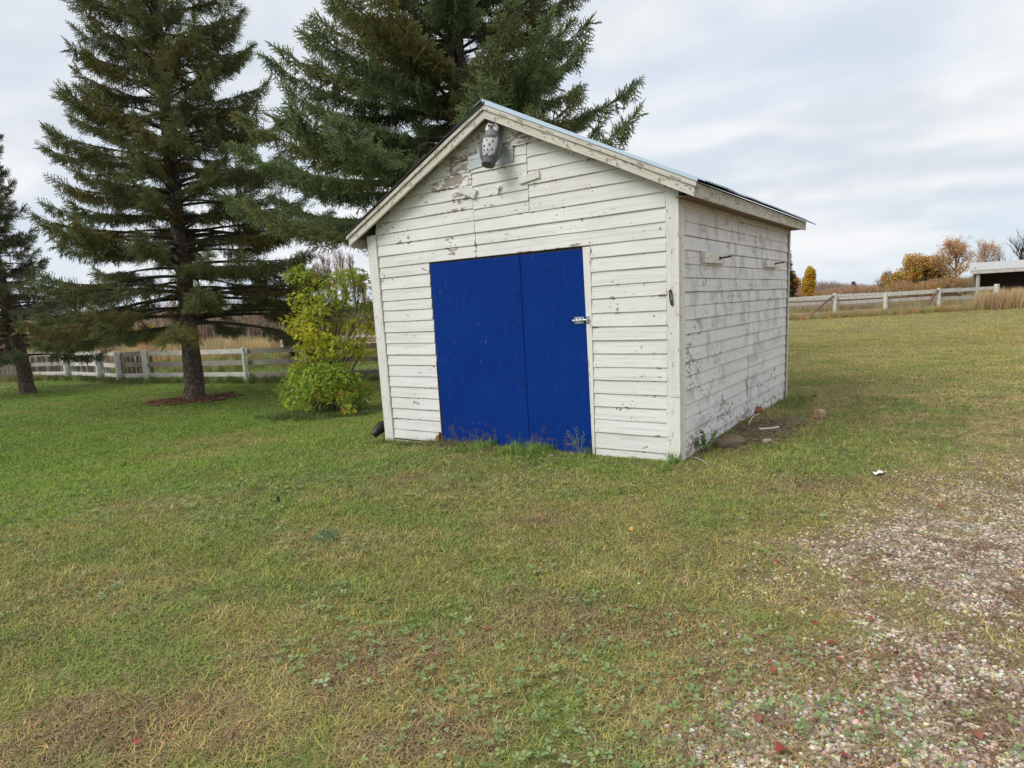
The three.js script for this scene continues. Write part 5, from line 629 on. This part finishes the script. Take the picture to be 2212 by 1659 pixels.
farTree('poplar_tree', 'broad golden poplar left of the tall sparse tree', gp(1974, 100), 4.5, 503, { ...O, main: 16, from: 0.03, spread: 1.25, k0: 0.55, rise: 0.6 }, { n: 2, p: 0.42, s: 0.85, sp: 1.1, lo: [0.56, 0.40, 0.07], hi: [0.56, 0.36, 0.11] });
farTree('poplar_tree', 'low golden poplar at the left foot of the broad golden one', gp(1938, 98), 2.4, 521, { ...O, main: 12, from: 0.03, spread: 1.2, k0: 0.6 }, { n: 2, p: 0.5, s: 0.8, sp: 0.9, lo: [0.56, 0.40, 0.07], hi: [0.5, 0.32, 0.09] });
farTree('poplar_tree', 'yellow-brown young poplar between the broad golden one and the tall sparse tree', gp(2018, 99), 4.0, 522, { ...O, main: 14, from: 0.05, spread: 1.0, k0: 0.5 }, { n: 2, p: 0.35, s: 0.8, sp: 0.8, lo: [0.54, 0.38, 0.08], hi: [0.5, 0.33, 0.13] });
farTree('poplar_tree', 'tall sparse tree with reddish top leaves by the cattle shelter', gp(2058, 96), 6.6, 504, { ...O, main: 14, from: 0.1, spread: 1.0, k0: 0.42, w: 0.2 }, { n: 2, p: 0.5, s: 0.8, sp: 0.7, lo: [0.58, 0.42, 0.12], hi: [0.56, 0.36, 0.20], geo: thinClump });
farTree('poplar_tree', 'pinkish nearly bare tree rising behind the shelter roof', gp(2126, 104), 6.3, 505, { ...O, main: 13, from: 0.25, spread: 0.75, k0: 0.4 }, { n: 2, p: 0.3, s: 0.7, sp: 0.6, lo: [0.56, 0.40, 0.26], hi: [0.60, 0.43, 0.31], geo: thinClump });
farTree('bare_tree', 'leafless grey tree behind the shelter just right of the pinkish one', gp(2150, 112), 5.8, 506, { ...O, main: 11, spread: 0.8 }, null);
farTree('bare_tree', 'leafless dark tree at the right frame edge above the shelter roof', gp(2216, 80), 5.6, 507, { ...O, main: 12, spread: 0.7, mat: M.limb }, null);
farTree('bare_tree', 'small bare tree left of the golden poplar', gp(1905, 108), 3.2, 508, { ...O, main: 10, spread: 0.9 }, { n: 1, p: 0.5, s: 0.5, sp: 0.5, lo: [0.25, 0.15, 0.09], hi: [0.28, 0.17, 0.12], geo: thinClump });
for (const [px, d, H, sd, lb] of [[752, 82, 8.6, 511, 'tallest pinkish-brown bare tree far behind the elder bush'], [775, 85, 8.0, 512, 'pinkish-brown bare tree just right of the tallest one behind the bush'], [728, 80, 8.2, 513, 'pinkish-brown bare tree just left of the tallest one behind the bush'], [700, 88, 7.6, 514, 'leftmost pinkish-brown bare tree behind the elder bush'], [798, 95, 5.6, 515, 'lowest bare tree between the elder bush and the shed wall']]) farTree('bare_tree', lb, gp(px, d), H, sd, { ...O, main: 16, spread: 0.42, rise: 0.8, k0: 0.36, w: 0.11, mat: M.farbranch }, { n: 1, p: 0.3, s: 0.4, sp: 0.4, lo: [0.28, 0.17, 0.12], hi: [0.32, 0.21, 0.15], geo: thinClump }, 'bare trees behind the elder bush');
// far small spruces
const farSpruce = (px, d, H, label) => { const g = thing('spruce_tree', label, 'spruce tree', gp(px, d)), q = rng(px), l = []; const mb = new MB(); mb.tube([V(0, -0.2, 0), V(0, H, 0)], [0.12, 0.02], 6); part('trunk', mb.geo(), M.limb, g); for (let k = 0; k < 900; k++) { const t = Math.pow(q(), 0.7), y = H * (1 - t * 0.92), a = q() * 6.28, rr = t * H * 0.19 * (0.35 + 0.65 * q()) * (0.75 + 0.25 * Math.sin(y * 7)); l.push([TM(V(Math.cos(a) * rr, y - rr * 0.25, Math.sin(a) * rr), new THREE.Quaternion().setFromUnitVectors(V(0, 1, 0), V(Math.cos(a), -0.25, Math.sin(a)).normalize()), 1.1 + 0.6 * q()), mix3([0.02, 0.03, 0.022], [0.05, 0.065, 0.045], q())]); } inst('crown', sprayA[0], needleMat, l, g); };
farSpruce(1702, 92, 7.5, 'dark narrow spruce just showing past the shed corner'); farSpruce(1843, 140, 3.2, 'small dark spruce on the far brush line'); farSpruce(655, 30, 4.6, 'small dark spruce behind the elder bush');
// brush: bundles of bare stems with some leaves, in broad bands
{
  const r = rng(900), bm = [0, 1, 2].map((s) => { const q = rng(40 + s), mb = new MB(); for (let k = 0; k < 26; k++) { const b = V((q() - 0.5) * 1.6, -0.1, (q() - 0.5) * 1.2), t = b.clone().add(V((q() - 0.5) * 1.1, 0.75 + 0.5 * q(), (q() - 0.5) * 0.9)), m = b.clone().lerp(t, 0.5).add(V((q() - 0.5) * 0.12, 0.04, 0)), g = 0.7 + 0.6 * q(); const strip = (a, c, w0, w1) => { const d = c.clone().sub(a).normalize(), s2 = V(d.z + 0.3, 0, -d.x + 0.5).normalize(), col = [g, g, g]; const A = mb.v(a.x + s2.x * w0, a.y, a.z + s2.z * w0, 0, 0, col), B = mb.v(a.x - s2.x * w0, a.y, a.z - s2.z * w0, 0, 0, col), C = mb.v(c.x + s2.x * w1, c.y, c.z + s2.z * w1, 0, 0, col), D = mb.v(c.x - s2.x * w1, c.y, c.z - s2.z * w1, 0, 0, col); mb.tri(A, B, D); mb.tri(A, D, C); }; strip(b, m, 0.014, 0.011); strip(m, t, 0.011, 0.004); for (let y = 0; y < 4; y++) { const o = m.clone().lerp(t, q() * 0.9); strip(o, o.clone().add(V((q() - 0.5) * 0.5, 0.25 * q() + 0.05, (q() - 0.5) * 0.5)), 0.007, 0.003); } } return mb.geo(); });
  const bl = [[], [], []], lv = [];
  const band = (px0, px1, d0, d1, N, H0, H1, cols, leafP, leafCols) => { for (let k = 0; k < N; k++) { const px = lerp(px0, px1, r()), d = lerp(d0, d1, r()), p = gp(px, d), hm = fbm(px * 0.018 + d0, d0 * 1.7, 3), H = lerp(H0, H1, clamp((hm - 0.3) * 2)) * (0.75 + 0.4 * r()), c = mix3(cols[0], cols[1], r()).map((v) => v * (0.8 + 0.4 * r())); bl[k % 3].push([TM(p, qEuler(0, r() * 6.28, 0), V(H * 0.75, H, H * 0.75)), c]); if (r() < leafP * sstep(0.35, 0.6, fbm(px * 0.01 + 9, d0, 3))) for (let y = 0; y < 5; y++) lv.push([TM(p.clone().add(V((r() - 0.5) * H, H * (0.35 + 0.6 * r()), (r() - 0.5) * H)), qEuler(r() * 6, r() * 6, 0), 0.5 + 0.5 * r()), mix3(leafCols[0], leafCols[1], r()).map((v) => v * (0.8 + 0.4 * r()))]); } };
  band(1640, 2120, 112, 150, 800, 1.3, 2.2, [[0.32, 0.21, 0.145], [0.40, 0.28, 0.19]], 0.6, [[0.46, 0.28, 0.07], [0.40, 0.20, 0.07]]);
  band(1930, 2140, 88, 98, 300, 1.5, 2.4, [[0.30, 0.19, 0.12], [0.36, 0.25, 0.16]], 0.7, [[0.46, 0.31, 0.07], [0.40, 0.23, 0.08]]);
  band(1640, 2500, 200, 330, 900, 2.6, 4.4, [[0.22, 0.16, 0.14], [0.27, 0.20, 0.17]], 0.1, [[0.30, 0.17, 0.06], [0.26, 0.15, 0.08]]);
  band(-700, 870, 72, 96, 1500, 2.2, 3.9, [[0.29, 0.22, 0.16], [0.38, 0.30, 0.22]], 0.08, [[0.38, 0.21, 0.05], [0.30, 0.17, 0.06]]);
  band(-700, 330, 46, 62, 420, 1.8, 3.2, [[0.28, 0.21, 0.15], [0.36, 0.28, 0.20]], 0.15, [[0.40, 0.20, 0.04], [0.36, 0.25, 0.05]]);
  band(-900, 900, 140, 260, 900, 4, 7, [[0.18, 0.13, 0.11], [0.24, 0.18, 0.15]], 0.05, [[0.30, 0.17, 0.06], [0.26, 0.15, 0.08]]);
  bl.forEach((l, k) => inst('brush', bm[k], std({ vertexColors: true, roughness: 1 }), l, scene, 'brown leafless brush bordering the fields', 'brush')); inst('brush_leaves', leafClump, leafMat, lv, scene, 'orange and gold leaves still on the far brush', 'brush');
  // orange shrubs seen under the spruces
  for (const [px, d, h, lb] of [[306, 46, 1.5, 'orange-leaved shrub behind the fence just left of the olive spruce trunk'], [178, 44, 1.3, 'small orange-leaved shrub behind the plank windbreak'], [55, 50, 2.2, 'tallest orange-leaved shrub behind the leaning spruce']]) farTree('shrub', lb, gp(px, d), h, 600 + px, { ...O, w: 0.05, main: 10, from: 0.05, spread: 0.8, k0: 0.5 }, { n: 2, p: 0.4, s: 0.36, sp: 0.4, lo: [0.42, 0.22, 0.06], hi: [0.46, 0.30, 0.07] }, 'orange shrubs behind the left fence');
  // tall dry grass
  const tg = [0, 1].map((s) => { const q = rng(70 + s), mb = new MB(); for (let k = 0; k < 26; k++) { const b = V((q() - 0.5) * 0.7, -0.05, (q() - 0.5) * 0.5), t = b.clone().add(V((q() - 0.5) * 0.5, 0.6 + 0.5 * q(), (q() - 0.5) * 0.4)), w = 0.012, g = 0.7 + 0.6 * q(), c = [g, g, g]; const A = mb.v(b.x - w, b.y, b.z, 0, 0, c), B = mb.v(b.x + w, b.y, b.z, 0, 0, c), C = mb.v(t.x, t.y, t.z, 0, 0, c), m = b.clone().lerp(t, 0.6), D = mb.v(m.x + w * 1.4, m.y, m.z + w, 0, 0, c); mb.tri(A, B, D); mb.tri(A, D, C); } return mb.geo(); });
  const tl = [[], []]; const strip = (N, px0, px1, d0, d1, s0, s1, ca, cb) => { for (let k = 0; k < N; k++) { const p = gp(lerp(px0, px1, r()), lerp(d0, d1, r())); if (fbm(p.x * 0.5, p.z * 0.5, 3) < 0.36) continue; tl[k % 2].push([TM(p, qEuler(0, r() * 6.28, 0), lerp(s0, s1, r())), mix3(ca, cb, r()).map((v) => v * (0.8 + 0.4 * r()))]); } };
  strip(1300, 1640, 2300, 34.9, 37.2, 0.2, 0.5, [0.32, 0.27, 0.10], [0.42, 0.29, 0.14]); strip(700, 2120, 2330, 35, 44, 0.7, 1.25, [0.44, 0.30, 0.15], [0.46, 0.35, 0.18]); strip(900, 1640, 2300, 39, 60, 0.4, 0.8, [0.28, 0.22, 0.10], [0.34, 0.26, 0.13]);
  strip(2200, -500, 900, 36, 56, 0.5, 1.1, [0.42, 0.32, 0.16], [0.50, 0.38, 0.20]); strip(700, -300, 860, 26, 34, 0.25, 0.5, [0.22, 0.20, 0.07], [0.30, 0.24, 0.10]);
  const fp = [[-23.6, -28.8], [-18.3, -26.9], [-13.15, -23.5], [-8.75, -21.5], [-4.0, -20.1], [1.4, -18.6]]; for (let k = 0; k < 1300; k++) { const s = r() * 4.999, i = Math.floor(s), x = lerp(fp[i][0], fp[i + 1][0], s - i) + (r() - 0.5) * 0.4, z = lerp(fp[i][1], fp[i + 1][1], s - i) + 0.25 + (r() - 0.5) * 0.8; tl[k % 2].push([TM(V(x, groundY(x, z), z), qEuler(0, r() * 6.28, 0), 0.08 + 0.22 * r()), mix3([0.10, 0.17, 0.045], [0.27, 0.24, 0.09], Math.pow(r(), 1.6))]); }
  tl.forEach((l, k) => inst('tall_grass', tg[k], std({ vertexColors: true, roughness: 0.9 }), l, scene, 'tall dry grass growing along the fences and field edges', 'grass'));
}
renderer.render(scene, camera);
